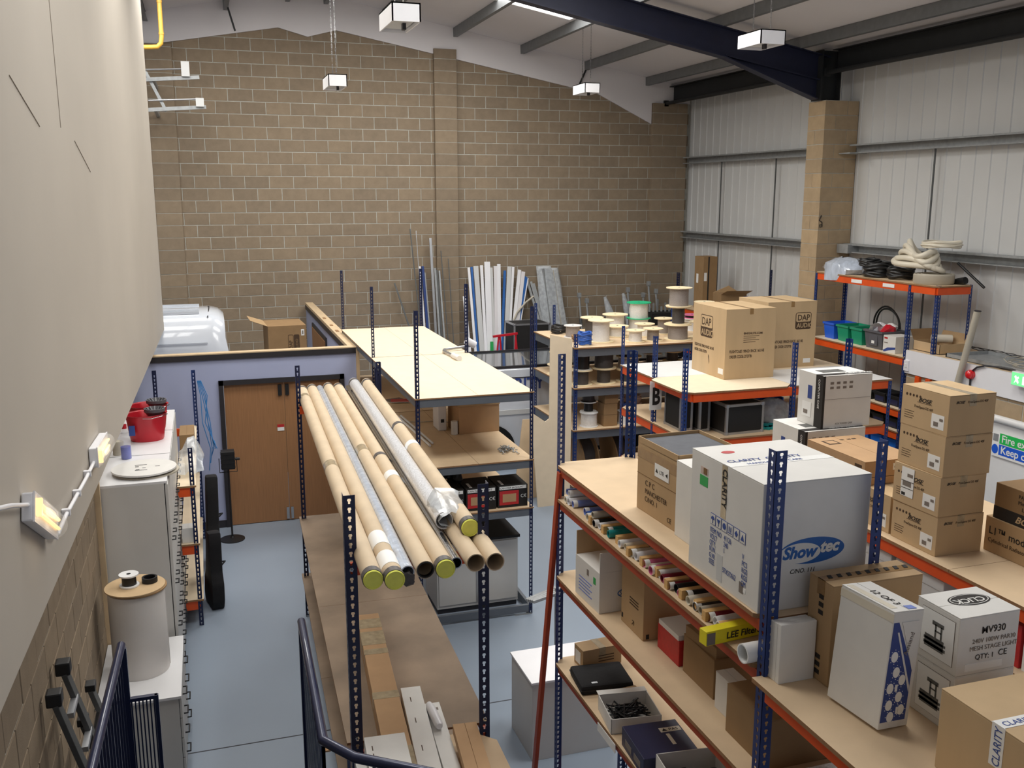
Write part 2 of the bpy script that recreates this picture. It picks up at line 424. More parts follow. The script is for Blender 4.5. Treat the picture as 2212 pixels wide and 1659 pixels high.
# ---- right wall: profiled liner sheets, galvanised rails and sag bars
wr = struct('wall_right', MB().box(10.14, 10.3, -3, 19, 0, 6.8), 'cladding')
y = -3.0
while y < 18.9:
    y1 = min(y + 1.1, 18.93); b = MB(); pts = []; yy = y; n = 0
    while yy < y1 - .01:
        pts += [(yy, 10.132), (yy + .010, 10.118), (yy + .026, 10.118), (yy + .036, 10.132)]
        yy += .275
    pts.append((y1, 10.132)); n = len(pts)
    b.add([(p[1], p[0], .0) for p in pts] + [(p[1], p[0], 6.75) for p in pts], [(i, i + 1, n + i + 1, n + i) for i in range(n - 1)])
    b.build('cladding_sheet', 'cladding', wr); y = y1
def rail(z, ya, yb):
    r = MB().prism([(z - .07, 10.09), (z + .07, 10.09), (z + .07, 9.93), (z + .045, 9.93), (z + .045, 9.945), (z + .058, 9.945), (z + .058, 10.07), (z - .055, 10.07), (z - .055, 9.93), (z - .07, 9.93)], 'X', 0, 1)
    r.v = [(v[2], ya + v[0] * (yb - ya), v[1]) for v in r.v]
    r.build('sheeting_rail', 'galv', wr)
for z in (5.20, 3.64):
    rail(z, 13.80, 18.82); rail(z, -3, 13.22)
MB().box(9.78, 10.1, 13.0, 13.28, 5.12, 5.14).build('rail_cleat', 'galv', wr)
MB().box(9.86, 10.1, 13.0, 13.28, 3.56, 3.70).build('rail_cleat', 'galv', wr)
for yv in (17.34, 15.41, 11.41, 9.0):
    MB().cyl((10.02, yv, 3.7), (10.02, yv, 5.14), .014, 8).build('sag_bar', 'galv_dark', wr)
    MB().cyl((10.02, yv, 0), (10.02, yv, 3.58), .014, 8).build('sag_bar', 'galv_dark', wr)
struct('wall_left', MB().box(-6.4, -6.2, -3, 19, 0, 6.8), 'cladding')
# ---- roof
ce = sempty('ceiling')
for sg in (1, -1):
    xe = 10.3 if sg > 0 else -6.4
    MB().prism([(RIDGE, zc(RIDGE)), (xe, zc(xe)), (xe, zc(xe) + .08), (RIDGE, zc(RIDGE) + .08)], 'Y', -3, 19.05).build('roof_lining', 'roof_panel', ce)
PX = [2.45, 3.55, 4.93, 6.31, 7.69, 9.07, 1.75, .65, -.73, -2.11, -3.5]
for px in PX:
    z = zc(px); b = MB().prism([(px - .03, z), (px + .035, z), (px + .035, z - .012), (px - .022, z - .012), (px - .012, z - .15), (px + .055, z - .15), (px + .055, z - .165), (px - .025, z - .165)], 'Y', -3, WY - .05)
    tag(b.build('roof_purlin', 'purlin'), kind='structure')
MB().bar((7.69, WY - .06, zc(7.69) - .16), (7.52, WY - .06, zc(7.69) - .52), .03, .03).build('purlin_brace', 'dark_steel', ce)
MB().bar((.68, WY - .3, zc(.65) - .1), (.80, WY - .3, zc(.65) - .55), .05, .03).build('purlin_brace', 'dark_steel', ce)
# portal frame
fr = sempty('portal_frame')
def raf(x): return zc(x) - .17
w = MB(); w.prism([(RIDGE, raf(RIDGE)), (9.62, raf(9.62)), (9.62, 5.97), (9.42, 5.97), (7.75, raf(7.75) - .42), (RIDGE, raf(RIDGE) - .40)], 'Y', 13.495, 13.51); w.build('rafter_web', 'navy_steel', fr)
w = MB(); w.prism([(RIDGE, raf(RIDGE)), (-6.2, raf(-6.2)), (-6.2, raf(-6.2) - .4), (RIDGE, raf(RIDGE) - .40)], 'Y', 13.495, 13.51); w.build('rafter_web', 'navy_steel', fr)
def fl(a, b): MB().bar((a[0], 13.5, a[1]), (b[0], 13.5, b[1]), .18, .016).build('rafter_flange', 'navy_steel', fr)
fl((RIDGE, raf(RIDGE)), (9.62, raf(9.62))); fl((RIDGE, raf(RIDGE) - .4), (7.75, raf(7.75) - .42)); fl((7.75, raf(7.75) - .42), (9.42, 5.975))
fl((7.75, raf(7.75) - .40), (9.46, raf(9.46) - .38))
fl((RIDGE, raf(RIDGE)), (-6.2, raf(-6.2))); fl((RIDGE, raf(RIDGE) - .4), (-6.2, raf(-6.2) - .4))
b = MB(); b.box(9.46, 9.48, 13.40, 13.60, 5.95, 6.72).box(9.80, 9.82, 13.40, 13.60, 5.95, 6.72).box(9.48, 9.80, 13.49, 13.51, 5.95, 6.72); b.build('column', 'dark_steel', fr)
MB().box(9.44, 9.46, 13.38, 13.62, 5.95, 6.62).build('end_plate', 'dark_steel', fr)
# eaves beam and its tie bar
ev = sempty('eaves_beam')
for ya, yb in ((-3, 13.36), (13.62, WY - .05)):
    MB().prism([(9.72, 6.72), (9.72, 6.40), (9.58, 6.40), (9.58, 6.415), (9.705, 6.415), (9.705, 6.705), (9.60, 6.705), (9.60, 6.72)], 'Y', ya, yb).build('beam', 'dark_steel', ev)
    MB().cyl((9.52, ya, 6.37), (9.52, yb, 6.37), .035, 10).build('tie_bar', 'dark_steel', ev, smooth=True)
    MB().box(9.47, 9.57, yb - .05, yb, 6.31, 6.43).build('end_bracket', 'dark_steel', ev)
# rooflights
for i, (x0, x1, y0, y1) in enumerate(ROOFLIGHTS):
    b = MB(); b.add([(x0, y0, zc(x0) - .012), (x1, y0, zc(x1) - .012), (x1, y1, zc(x1) - .012), (x0, y1, zc(x0) - .012)], [(0, 1, 2, 3)])
    o = struct('window_%d' % (i + 1), b, 'rooflight')
    for yy in (y0, y1): MB().bar((x0, yy, zc(x0) - .012), (x1, yy, zc(x1) - .012), .05, .02).build('window_frame', 'white_lining', o)
# ---- left: beige stud wall of the upper floor, block wall under it
def bx_(y): return -.65 - (12.86 - y) * .02207
b = MB(); YE = 14.9
b.add([(bx_(-3), -3, 2.53), (bx_(YE), YE, 2.53), (bx_(YE), YE, 7.62), (bx_(-3), -3, 7.62), (bx_(-3) - .12, -3, 2.53), (bx_(YE) - .12, YE, 2.53), (bx_(YE) - .12, YE, 7.62), (bx_(-3) - .12, -3, 7.62)],
      [(0, 1, 2, 3), (7, 6, 5, 4), (0, 4, 5, 1), (3, 2, 6, 7), (1, 5, 6, 2), (0, 3, 7, 4)])
wl = struct('wall_mezzanine', b, 'beige_paint')
for (y0, z0, y1, z1) in ((5.2, 5.05, 5.9, 4.86), (7.2, 4.85, 7.9, 4.66), (3.6, 5.15, 3.72, 5.05), (6.62, 6.2, 6.64, 4.9), (3.0, 4.98, 3.15, 4.90)):
    MB().bar((bx_(y0) + .001, y0, z0), (bx_(y1) + .001, y1, z1), .003, .006, up=(1, 0, 0)).build('scratch', 'scratch', wl)
MB().add([(bx_(YE) + .004, YE + .004, 2.53), (bx_(YE) + .004, YE - .03, 2.53), (bx_(YE) + .004, YE - .03, 7.62), (bx_(YE) + .004, YE + .004, 7.62)], [(0, 1, 2, 3)]).build('corner_bead', 'yellow_cap', wl) if 0 else None
struct('ceiling_soffit', MB().box(-4, -1.0, -3, 14.9, 2.53, 2.70), 'white_lining')
wk = struct('wall_stair', MB().box(-1.10, -.98, -3, 12.95, 0, 2.53), 'mortar')
block_wall(wk, 'Y', 1, -.98, -3, 12.95, 0, 2.53, 0, .1, 'block', lambda u, z: 4.0 < u < 8.6)
MB().box(-.98, -.93, 8.245, 8.30, 0, 2.53).build('trunking', 'timber', wk)
# ---- blue partition with double doors
pf = struct('wall_partition', MB().box(-.98, .10, 13.08, 13.18, 0, 2.37).box(1.77, 1.97, 13.08, 13.18, 0, 2.37).box(.10, 1.77, 13.08, 13.18, 2.04, 2.37), 'blue_wall')
MB().box(-.98, 1.97, 13.06, 13.20, 2.40, 2.425).build('timber_capping', 'timber', pf)
MB().box(-.98, 1.975, 13.055, 13.075, 2.335, 2.41).build('dark_edging', 'trim_dark', pf)
MB().box(-.98, 1.97, 13.08, 13.18, 2.37, 2.40).build('head_plate', 'timber', pf)
MB().box(1.945, 1.99, 13.05, 13.19, 0, 2.40).build('end_stud', 'timber', pf)
MB().box(-.98, .10, 13.06, 13.08, 0, .10).build('skirting', 'trim_dark', pf)
ps_ = struct('wall_partition_side', MB().box(1.87, 1.97, 13.20, WY, 0, 2.37), 'blue_wall')
MB().box(1.85, 1.99, 13.20, WY - .12, 2.38, 2.425).build('timber_capping', 'timber', ps_)
MB().box(1.845, 1.865, 13.20, WY - .12, 2.30, 2.38).build('dark_edging', 'trim_dark', ps_)
for y0, dy in ((14.6, .18), (15.3, .12), (16.2, .16)): MB().box(1.885, 1.93, y0, y0 + dy, 2.425, 2.432).build('dust_mark', 'mdf_edge', ps_)
d2 = struct('door_2', MB().box(1.845, 1.868, 15.7, 17.75, 0, 2.17), 'trim_dark'); MB().box(1.835, 1.846, 15.78, 17.67, 0, 2.10).build('door_leaf', 'door_wood', d2)
d1 = struct('door_1', MB().box(.10, .16, 13.05, 13.19, 0, 2.05).box(1.71, 1.77, 13.05, 13.19, 0, 2.05).box(.10, 1.77, 13.05, 13.19, 1.985, 2.05), 'trim_dark')
for x0, x1 in ((.165, .95), (.956, 1.705)): MB().box(x0, x1, 13.10, 13.145, .01, 1.98).build('door_leaf', 'door_wood', d1)
for x in (.87, .965): MB().box(x, x + .05, 13.07, 13.10, 1.80, 1.95).build('flush_bolt', 'black_plastic', d1)
for x in (.91, .97): MB().box(x, x + .035, 13.075, 13.10, .03, .20).build('bolt', 'chrome', d1)
s = MB().box(.84, .93, 13.094, 13.10, 1.30, 1.35).build('door_sign', 'paper', d1); MB().box(.84, .93, 13.0935, 13.099, 1.35, 1.39).build('sign_band', 'red_label', s)
# ---- fire-exit lobby in the right corner
lob = struct('wall_lobby', MB().box(9.21, 9.35, 4.0, 10.68, 0, 2.06), 'mortar')
block_wall(lob, 'Y', -1, 9.21, 4.0, 10.68, 0, 2.06, -.005, .12, 'block_pale', lambda u, z: 7.5 < u < 10.7 and z > .3)
block = struct('wall_lobby_return', MB().box(9.35, 10.1, 10.58, 10.68, 0, 2.06), 'block_pale')
lr = struct('ceiling_lobby', MB().box(9.20, 10.1, 4.0, 10.68, 2.36, 2.385), 'mdf')
MB().box(9.17, 9.20, 4.0, 10.68, 2.07, 2.385).build('fascia', 'white_gloss', lr)
d3 = struct('door_3', MB().box(9.175, 9.21, 8.30, 9.40, 0, 1.78), 'melamine')
MB().cyl((9.15, 8.30, 1.80), (9.15, 9.40, 1.80), .045, 12).build('head_rail', 'melamine', d3, smooth=True)
# fire notice on the door (faces -X): use the box-face printer with an empty
dd = (.02, 1.1, 1.78)
fe = thing('fire_exit_notice', 'white fire exit keep clear notice on the white door, right edge of the photo', 'sign', (9.163, 8.60, 0)); 
decal(fe, '-X', dd, .12, 1.33, .98, .32, 'paper', 'board')
decal(fe, '-X', dd, .24, 1.50, .80, .13, 'green_sign', 'green_panel', lift=.002)
decal(fe, '-X', dd, .24, 1.36, .80, .13, 'blue_bin', 'blue_panel', lift=.002)
lettering(fe, 'Fire exit', '-X', dd, .27, 1.525, .13, 'paper', lift=.005, bold=.002)
lettering(fe, 'Keep clear', '-X', dd, .27, 1.385, .13, 'paper', lift=.005, bold=.002)
decal(fe, '-X', dd, .14, 1.52, .08, .09, 'galv', 'pictogram', lift=.002)
decal(fe, '-X', dd, 0, 0, 0, 0, 'blue_bin', 'pictogram', lift=.002, poly=ell(.05, .06, 16, .18, 1.42))
# ================================================================ RACKING
PM = {}
def post_mesh(h, sx, sy, pitch, wd, m):
    k = (round(h, 3), sx, sy, pitch, wd, m)
    if k in PM: return PM[k]
    b = MB(); n = int(h / pitch); t = .002
    hw, hh = wd * .17, pitch * .30
    hole = [(-hw * .5, -hh), (hw * .5, -hh), (hw * .55, -hh * .1), (hw, hh * .3), (hw * .7, hh), (-hw * .7, hh), (-hw, hh * .3), (-hw * .55, -hh * .1)]
    out = [(-.5, -.5), (.5, -.5), (.5, -.1), (.5, .2), (.5, .5), (-.5, .5), (-.5, .2), (-.5, -.1)]
    for fl_ in (0, 1):
        for i in range(n):
            zc_ = (i + .5) * pitch; cx = wd / 2
            ps = []
            for d in (0, t):
                for q in out: ps.append((cx + q[0] * wd, d, zc_ + q[1] * pitch))
                for q in hole: ps.append((cx + q[0], d, zc_ + q[1]))
            fs = []
            for j in range(8):
                l = (j + 1) % 8
                fs += [(j, l, 8 + l, 8 + j), (16 + l, 16 + j, 24 + j, 24 + l), (8 + j, 8 + l, 24 + l, 24 + j)]
            fs += [(3, 2, 18, 19), (2, 1, 17, 18), (4, 3, 19, 20), (6, 5, 21, 22), (7, 6, 22, 23), (0, 7, 23, 16)]
            if fl_: ps = [(p[1], p[0], p[2]) for p in ps]
            b.add([(p[0] * sx, p[1] * sy, p[2]) for p in ps], fs)
        zt = n * pitch
        b.box(*sorted((0, sx * wd)), *sorted((0, sy * t)), zt, h) if not fl_ else b.box(*sorted((0, sx * t)), *sorted((0, sy * wd)), zt, h)
    me = b.mesh('post'); me.materials.append(M[m]); PM[k] = me
    return me
def post(parent, x, y, h, sx=1, sy=1, pitch=.05, wd=.042, m='post_blue', z=0, name='post'):
    o = link(name, post_mesh(h, sx, sy, pitch, wd, m), parent); o.location = (x, y, z); return o
def board(parent, x0, x1, y0, y1, z, t=.018, m='mdf', ch=0, edge=True, name='deck_board'):
    pl = [(x0 + ch, y0), (x1 - ch, y0), (x1, y0 + ch), (x1, y1 - ch), (x1 - ch, y1), (x0 + ch, y1), (x0, y1 - ch), (x0, y0 + ch)] if ch else [(x0, y0), (x1, y0), (x1, y1), (x0, y1)]
    me = MB().prism(pl, 'Z', z - t, z).mesh(name); me.materials.append(M[m]); me.materials.append(M['mdf_edge'])
    for p in me.polygons:
        if abs(p.normal.z) < .5 and edge: p.material_index = 1
    return link(name, me, parent)
def beams(parent, x0, x1, y0, y1, z, h, m, t=.03, ends=True, sides=True):
    if sides:
        for x in (x0 + .004, x1 - t - .004): MB().box(x, x + t, y0 + .03, y1 - .03, z - h, z - .002).build('beam', m, parent, bevel=.003)
    if ends:
        for y in (y0 + .004, y1 - t - .004): MB().box(x0 + .03, x1 - .03, y, y + t, z - h, z - .002).build('beam', m, parent, bevel=.003)
def bolt(parent, p, n=(0, -1, 0)):
    p = Vector(p); n = Vector(n); MB().cyl(p, p + n * .03, .006, 8).cyl(p, p + n * .008, .013, 6).build('bolt', 'chrome', parent)
# ---- C: grey beamed shelving behind the partition corner
rc = thing('shelving_rack', 'empty grey-beamed shelving with pale decks and tall blue posts, centre of the hall', 'rack', (0, 0, 0))
X0, X1 = 1.95, 3.20
for y, sy in ((9.18, 1), (11.78, -1), (11.82, 1), (14.45, -1)):
    if y == 11.82: continue
    post(rc, X0, y, 3.37, 1, sy, .045, .04, 'post_navy'); post(rc, X1, y, 3.37, -1, sy, .045, .04, 'post_navy')
post(rc, X0 - .02, 11.45, 2.40, 1, 1, .05, .05, 'post_navy')
for z in (2.48, 1.75, 1.22, .12):
    for ya, yb in ((9.18, 11.77), (11.79, 14.45)):
        beams(rc, X0, X1, ya, yb, z - .012, .085, 'beam_grey', .035)
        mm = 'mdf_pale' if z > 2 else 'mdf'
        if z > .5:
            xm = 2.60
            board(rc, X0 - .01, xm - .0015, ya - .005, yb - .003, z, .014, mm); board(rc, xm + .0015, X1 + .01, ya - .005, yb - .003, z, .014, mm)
for y in (9.20, 11.76): MB().box(3.0, 3.19, y - .03, y - .02, .0, .01).build('foot_plate', 'galv', rc)
# ---- P: narrow rack that carries the cardboard tubes (turned a little)
rp = thing('tube_rack', 'narrow navy rack with red cross beams carrying long cardboard tubes', 'rack', (.70, 5.40, 0), -1.75)
for x, sx in ((0, 1), (.885, -1)):
    post(rp, x, 0, 2.76, sx, 1, .055, .070, 'post_navy'); post(rp, x, 4.5, 2.76, sx, -1, .055, .05, 'post_navy')
for y in (.012, 4.46): MB().box(.03, .855, y, y + .03, 2.25, 2.33).build('cross_beam', 'beam_orange', rp, bevel=.003)
for z, a, b_ in ((1.10, -.9, 4.5), (.45, 0, 4.5)):
    beams(rp, 0, .885, 0, 4.5, z - .014, .06, 'beam_red')
    board(rp, -.02, .905, .10, 2.2, z, .016, 'mdf_old'); board(rp, -.02, .905, 2.203, 4.58, z, .016, 'mdf_old', ch=.0)
board(rp, .05, .905, -1.2, .04, 1.085, .016, 'mdf', ch=.14)
for x in (.035, .85): bolt(rp, (x, -.002, 1.19)); bolt(rp, (x, -.002, 2.30))
# ---- R: main orange and blue rack on the right
rr = thing('storage_rack', 'tall blue rack with dark orange beams holding the big white box', 'rack', (0, 0, 0))
RX0, RX1 = 2.20, 2.755
for y, sy in ((3.27, 1), (5.82, -1)):
    post(rr, RX0, y, 3.46, 1, sy, .038, .055, 'post_blue'); post(rr, RX1, y, 3.46, -1, sy, .038, .055, 'post_blue')
for z in (2.71, 2.475, 1.92, 1.27, .25):
    beams(rr, RX0, RX1, 3.27, 5.82, z - .02, .055, 'beam_red', .03)
    board(rr, RX0 - .012, RX1 + .012, 3.29, 5.84, z, .02, 'mdf', ch=.07)
MB().bar((2.205, 5.77, 2.66), (2.14, 6.12, .02), .05, .03, up=(1, 0, 0)).build('leaning_brace', 'beam_red', rr, bevel=.003)
# nearer, lower bay of the same run
rn = thing('storage_rack', 'lower shelf bay nearest the camera holding the stage light boxes', 'rack', (0, 0, 0))
for z in (2.45, 1.75, 1.0):
    beams(rn, 2.165, 3.05, 1.2, 3.24, z - .02, .06, 'beam_red' if z < 2 else 'beam_orange', .03)
    board(rn, 2.15, 3.07, 1.2, 3.285, z, .02, 'mdf')
for x, sx in ((2.155, 1), (3.06, -1)): post(rn, x, 1.2, 2.6, sx, 1, .037, .042, 'post_blue')
post(rn, 3.06, 3.22, 2.42, -1, -1, .037, .042, 'post_blue')
# ---- G: orange rack with the speaker cartons
rg = thing('storage_rack', 'orange beamed rack under the stacked brown speaker boxes', 'rack', (0, 0, 0))
for y, sy in ((1.6, 1), (6.6, -1)):
    for x, sx in ((3.95, 1), (5.09, -1)): post(rg, x, y, 3.32 if (x > 4.5 and y > 5) else 2.42, sx, sy, .037, .042, 'post_blue')
for z in (2.40, 2.02, 1.25):
    beams(rg, 3.95, 5.09, 1.6, 6.6, z - .02, .075, 'beam_orange', .03)
    board(rg, 3.94, 5.10, 1.6, 4.1, z, .02, 'mdf'); board(rg, 3.94, 5.10, 4.103, 6.62, z, .02, 'mdf')
MB().box(3.935, 3.952, 3.35, 3.45, 2.33, 2.36).build('beam_lock', 'galv', rg)
# ---- B: wide orange rack with the letter B
rb = thing('storage_rack', 'wide orange-beamed rack with the letter B sign and two brown flight-case cartons', 'rack', (0, 0, 0))
BX0, BX1, BY0, BY1 = 5.27, 8.05, 9.58, 11.55
for x, y, sx, sy, h in ((5.17, BY0, 1, 1, 2.77), (BX0, 10.56, 1, 1, 2.77), (BX0, BY1, 1, -1, 2.77), (6.62, BY0, 1, 1, 2.77), (BX1, BY0, -1, 1, 2.24), (BX1, BY1, -1, -1, 2.24)):
    post(rb, x, y, h, sx, sy, .05, .05, 'post_blue')
for z in (2.25, 1.68, 1.0):
    beams(rb, BX0, BX1, BY0, BY1, z - .02, .10, 'beam_orange', .035)
    if z > 2:
        board(rb, 5.18, 6.66, BY0 - .01, 10.56, z, .02, 'mdf_pale', ch=.12); board(rb, BX0 - .01, 6.66, 10.563, BY1, z, .02, 'melamine')
        board(rb, 6.663, BX1, BY0 - .01, 10.56, z, .02, 'melamine'); board(rb, 6.663, BX1, 10.563, BY1, z, .02, 'mdf_pale')
    else: board(rb, BX0 - .01, BX1, BY0 - .01, BY1, z, .02, 'mdf', ch=.1)
# ---- K: grey reel shelving
rk = thing('shelving_rack', 'grey-beamed shelving loaded with cable reels', 'rack', (0, 0, 0))
KX0, KX1, KY0, KY1 = 5.08, 9.0, 12.75, 14.55
for x, y, sx, sy, h in ((KX0, KY0, 1, 1, 2.50), (KX0, KY1, 1, -1, 2.76), (KX0 + .32, KY1, 1, -1, 2.72), (6.98, KY0, 1, 1, 2.30), (KX1, KY0, -1, 1, 2.5), (KX1, KY1, -1, -1, 2.75), (7.55, KY1, 1, -1, 2.88)):
    post(rk, x, y, h, sx, sy, .05, .05, 'post_blue')
for z in (2.30, 1.70, 1.06, .2):
    beams(rk, KX0, KX1, KY0, KY1, z - .02, .12, 'beam_grey', .04)
    board(rk, KX0 - .01, 6.9, KY0 - .02, KY1, z, .02, 'mdf'); board(rk, 6.903, KX1, KY0 - .02, KY1, z, .02, 'mdf')
# ---- W: rack against the right wall with coloured bins
rw = thing('storage_rack', 'blue and orange wall rack with coloured bins beside the block pier', 'rack', (0, 0, 0))
for x, y, sx, sy, h, z in ((9.20, 12.88, 1, -1, 3.28, 0), (9.78, 12.88, -1, -1, 3.28, 0), (9.20, 10.72, 1, 1, 3.28, 0), (9.24, 10.25, 1, 1, .92, 2.385), (9.80, 10.25, -1, 1, .92, 2.385)):
    post(rw, x, y, h, sx, sy, .05, .05, 'post_blue', z)
beams(rw, 9.20, 9.80, 10.24, 12.88, 3.28, .10, 'beam_orange', .035)
board(rw, 9.19, 9.81, 10.23, 12.89, 3.30, .02, 'mdf', ch=.05)
for z in (2.27, 1.52, 1.20, .7):
    beams(rw, 9.20, 9.80, 10.72, 12.88, z - .02, .10, 'beam_orange', .035)
    board(rw, 9.19, 9.79, 10.74, 12.89, z, .02, 'mdf_pale')
for y in (11.75, 11.05): 
    MB().box(9.195, 9.20, y, y + .24, 3.205, 3.255).build('shelf_label', 'paper', rw)
# ---- L: rack on the far left by the doors
rl = thing('storage_rack', 'shallow navy and orange rack by the blue partition, beyond the filing cabinets', 'rack', (0, 0, 0))
post(rl, -.22, 9.98, 1.95, -1, 1, .05, .045, 'post_navy'); post(rl, -.18, 12.7, 2.28, -1, -1, .05, .05, 'post_blue'); post(rl, -.70, 12.7, 2.30, 1, -1, .05, .05, 'post_navy')
for z in (1.55, .92, .3):
    MB().box(-.255, -.225, 10.0, 12.68, z - .12, z - .02).build('beam', 'beam_orange', rl, bevel=.003); MB().box(-.385, -.24, 9.985, 10.015, z - .12, z - .02).build('beam', 'beam_orange', rl, bevel=.003)
    MB().box(-.66, -.22, 12.65, 12.68, z - .12, z - .02).build('beam', 'beam_orange', rl, bevel=.003)
    board(rl, -.39, -.205, 9.97, 12.71, z, .02, 'mdf_pale')
# ---- far rack along the right wall
rf = thing('storage_rack', 'distant blue post rack against the white cladding', 'rack', (0, 0, 0))
for x, y, sx, sy, h in ((9.05, 17.2, 1, 1, 2.95), (9.05, 15.0, 1, -1, 2.6), (9.8, 17.2, -1, 1, 2.6), (9.8, 15.0, -1, 1, 3.15)):
    post(rf, x, y, h, sx, sy, .05, .05, 'post_navy')
for z in (2.28, 1.5): beams(rf, 9.05, 9.8, 15.0, 17.2, z - .02, .08, 'beam_orange', .035); board(rf, 9.04, 9.81, 15.0, 17.2, z, .02, 'mdf')
# ================================================================ LEFT SIDE
# bulkhead lamps on the beige wall and their conduit
def bulkhead(name, label, y, z, ang):
    t = thing(name, label, 'lamp', (bx_(y) + .004, y, z), 0, 'bulkhead lamps on the beige wall')
    t.rotation_euler = (math.radians(ang), 0, math.radians(-1.26))
    L, H_ = .56, .13
    MB().box(.0, .05, -L / 2, L / 2, -H_ / 2, H_ / 2).build('base', 'white_gloss', t, bevel=.008)
    b = MB(); n = 8; prof = []
    for k in range(n + 1):
        a = math.pi * k / n; prof.append((-H_ / 2 * .92 * math.cos(a), .052 + .05 * math.sin(a)))
    pl = prof; b.add([(p[1], -L / 2 + .012, p[0]) for p in pl] + [(p[1], L / 2 - .012, p[0]) for p in pl], [(i, i + 1, n + 2 + i, n + 1 + i) for i in range(n)] + [tuple(range(n + 1))[::-1], tuple(range(n + 1, 2 * n + 2))])
    b.build('diffuser', 'clear_glass', t, smooth=True)
    for zz in (-.022, .022): MB().cyl((.065, -L / 2 + .05, zz), (.065, L / 2 - .04, zz), .008, 10).build('lamp_tube', 'lamp_glow', t)
    MB().box(.05, .08, -L / 2 + .02, -L / 2 + .05, -.04, .04).build('lamp_holder', 'lamp_glow', t)
    MB().box(.048, .056, -L / 2, L / 2, -H_ / 2 - .004, H_ / 2 + .004).build('rim', 'white_gloss', t)
    l = bpy.data.lights.new('bulkhead_glow', 'POINT'); l.energy = .9; l.color = (1, .78, .5); l.shadow_soft_size = .04
    o = bpy.data.objects.new('bulkhead_glow', l); COL.objects.link(o); o.parent = t; o.location = (.14, 0, 0)
    return t
bulkhead('bulkhead_lamp', 'lit bulkhead lamp low on the beige wall, nearer the camera', 4.74, 3.01, -28)
bulkhead('bulkhead_lamp', 'lit bulkhead lamp on the beige wall beside the tall white cabinet', 6.84, 2.79, -3)
cd_ = thing('conduit_run', 'white plastic conduit with saddle clips joining the two bulkhead lamps', 'conduit')
def cpt(y, z, off=.03): return (bx_(y) + off, y, z)
MB().tube([cpt(6.58, 2.775), cpt(6.2, 2.775), cpt(5.4, 2.80), cpt(5.12, 2.79), cpt(5.0, 2.84)], .011, 10).build('conduit', 'white_gloss', cd_, smooth=True)
MB().tube([cpt(4.52, 3.14), cpt(4.2, 3.24), cpt(3.6, 3.40), cpt(2.8, 3.6)], .011, 10).build('conduit', 'white_gloss', cd_, smooth=True)
for y, z in ((6.3, 2.775), (5.85, 2.786), (5.45, 2.80)): MB().box(bx_(y) + .001, bx_(y) + .046, y - .015, y + .015, z - .02, z + .02).build('saddle_clip', 'white_gloss', cd_, bevel=.004)
# tall cabinets
def cabinet(label, y0, y1, first):
    t = thing('storage_cabinet', label, 'cabinet', (-.685, (y0 + y1) / 2, 0), 0, 'tall white cabinets in the left row'); w, d = .57, y1 - y0
    MB().box(-w / 2, w / 2 - .03, -d / 2, d / 2, 0, 2.08).build('body', 'cabinet_grey', t, bevel=.003)
    MB().box(-w / 2, w / 2 - .005, -d / 2, d / 2, 2.08, 2.10).build('top_panel', 'cabinet_white', t)
    for s in (-1, 1):
        ya, yb = (-d / 2 + .004, -.004) if s < 0 else (.004, d / 2 - .004)
        dr = MB().box(w / 2 - .024, w / 2, ya, yb, .06, 2.07).build('door', 'cabinet_grey', t, bevel=.002)
        for z in (.35, .75, 1.15, 1.55):
            for yy in (ya + .06, (ya + yb) / 2 + .04):
                MB().tube([(w / 2, yy, z), (w / 2 + .03, yy, z), (w / 2 + .03, yy + .09, z), (w / 2, yy + .09, z)], .006, 6).build('handle', 'black_plastic', dr)
    MB().box(w / 2 - .026, w / 2 - .024, -d / 2, d / 2, .05, 2.08).build('door_gap', 'trim_dark', t)
    return t
cabinet('tall white cabinet nearest the stairs with a round white disc on top', 8.32, 9.25, 1)
cabinet('tall white cabinet under the spray bottle and red mop buckets', 9.27, 10.2, 0)
cabinet('tall white cabinet furthest along the left row, behind the red buckets', 10.22, 11.2, 0)
lc = thing('low_cabinet', 'low white cabinet of drawers under the large white roll', 'cabinet', (-.663, 7.70, 0))
MB().box(-.305, .285, -.54, .52, 0, .70).build('body', 'cabinet_grey', lc, bevel=.003); MB().box(-.305, .305, -.55, .53, .70, .72).build('top_panel', 'cabinet_white', lc)
for i, (ya, yb) in enumerate(((-.54, -.003), (.003, .52))):
    for j in range(4):
        dr = MB().box(.287, .305, ya + .003, yb - .003, .03 + j * .167, .19 + j * .167).build('drawer', 'cabinet_grey', lc, bevel=.002)
        yc = (ya + yb) / 2; z = .12 + j * .167
        MB().tube([(.305, yc - .06, z), (.335, yc - .06, z), (.335, yc + .06, z), (.305, yc + .06, z)], .006, 6).build('handle', 'black_plastic', dr)
MB().box(.284, .287, -.54, .52, 0, .70).build('door_gap', 'trim_dark', lc)
ro = thing('material_roll', 'large upright roll of white sheet standing on the low cabinet', 'roll', (-.665, 7.70, .72))
MB().lathe([(.21, 0), (.215, .02), (.215, .69), (.20, .70), (.05, .70)], 32).build('roll_body', 'roll_white', ro, smooth=True)
MB().box(.19, .218, -.01, .0, .02, .69).build('loose_edge', 'roll_white', ro)
dk = thing('board_discs', 'two brown cardboard discs lying on top of the white roll', 'disc', (-.665, 7.70, 1.42))
for k, (dx, r) in enumerate(((.01, .225), (-.005, .228))): MB().cyl((dx, 0, k * .012), (dx, 0, k * .012 + .010), r, 36).build('disc', 'card_pale' if k else 'card_dark', dk)
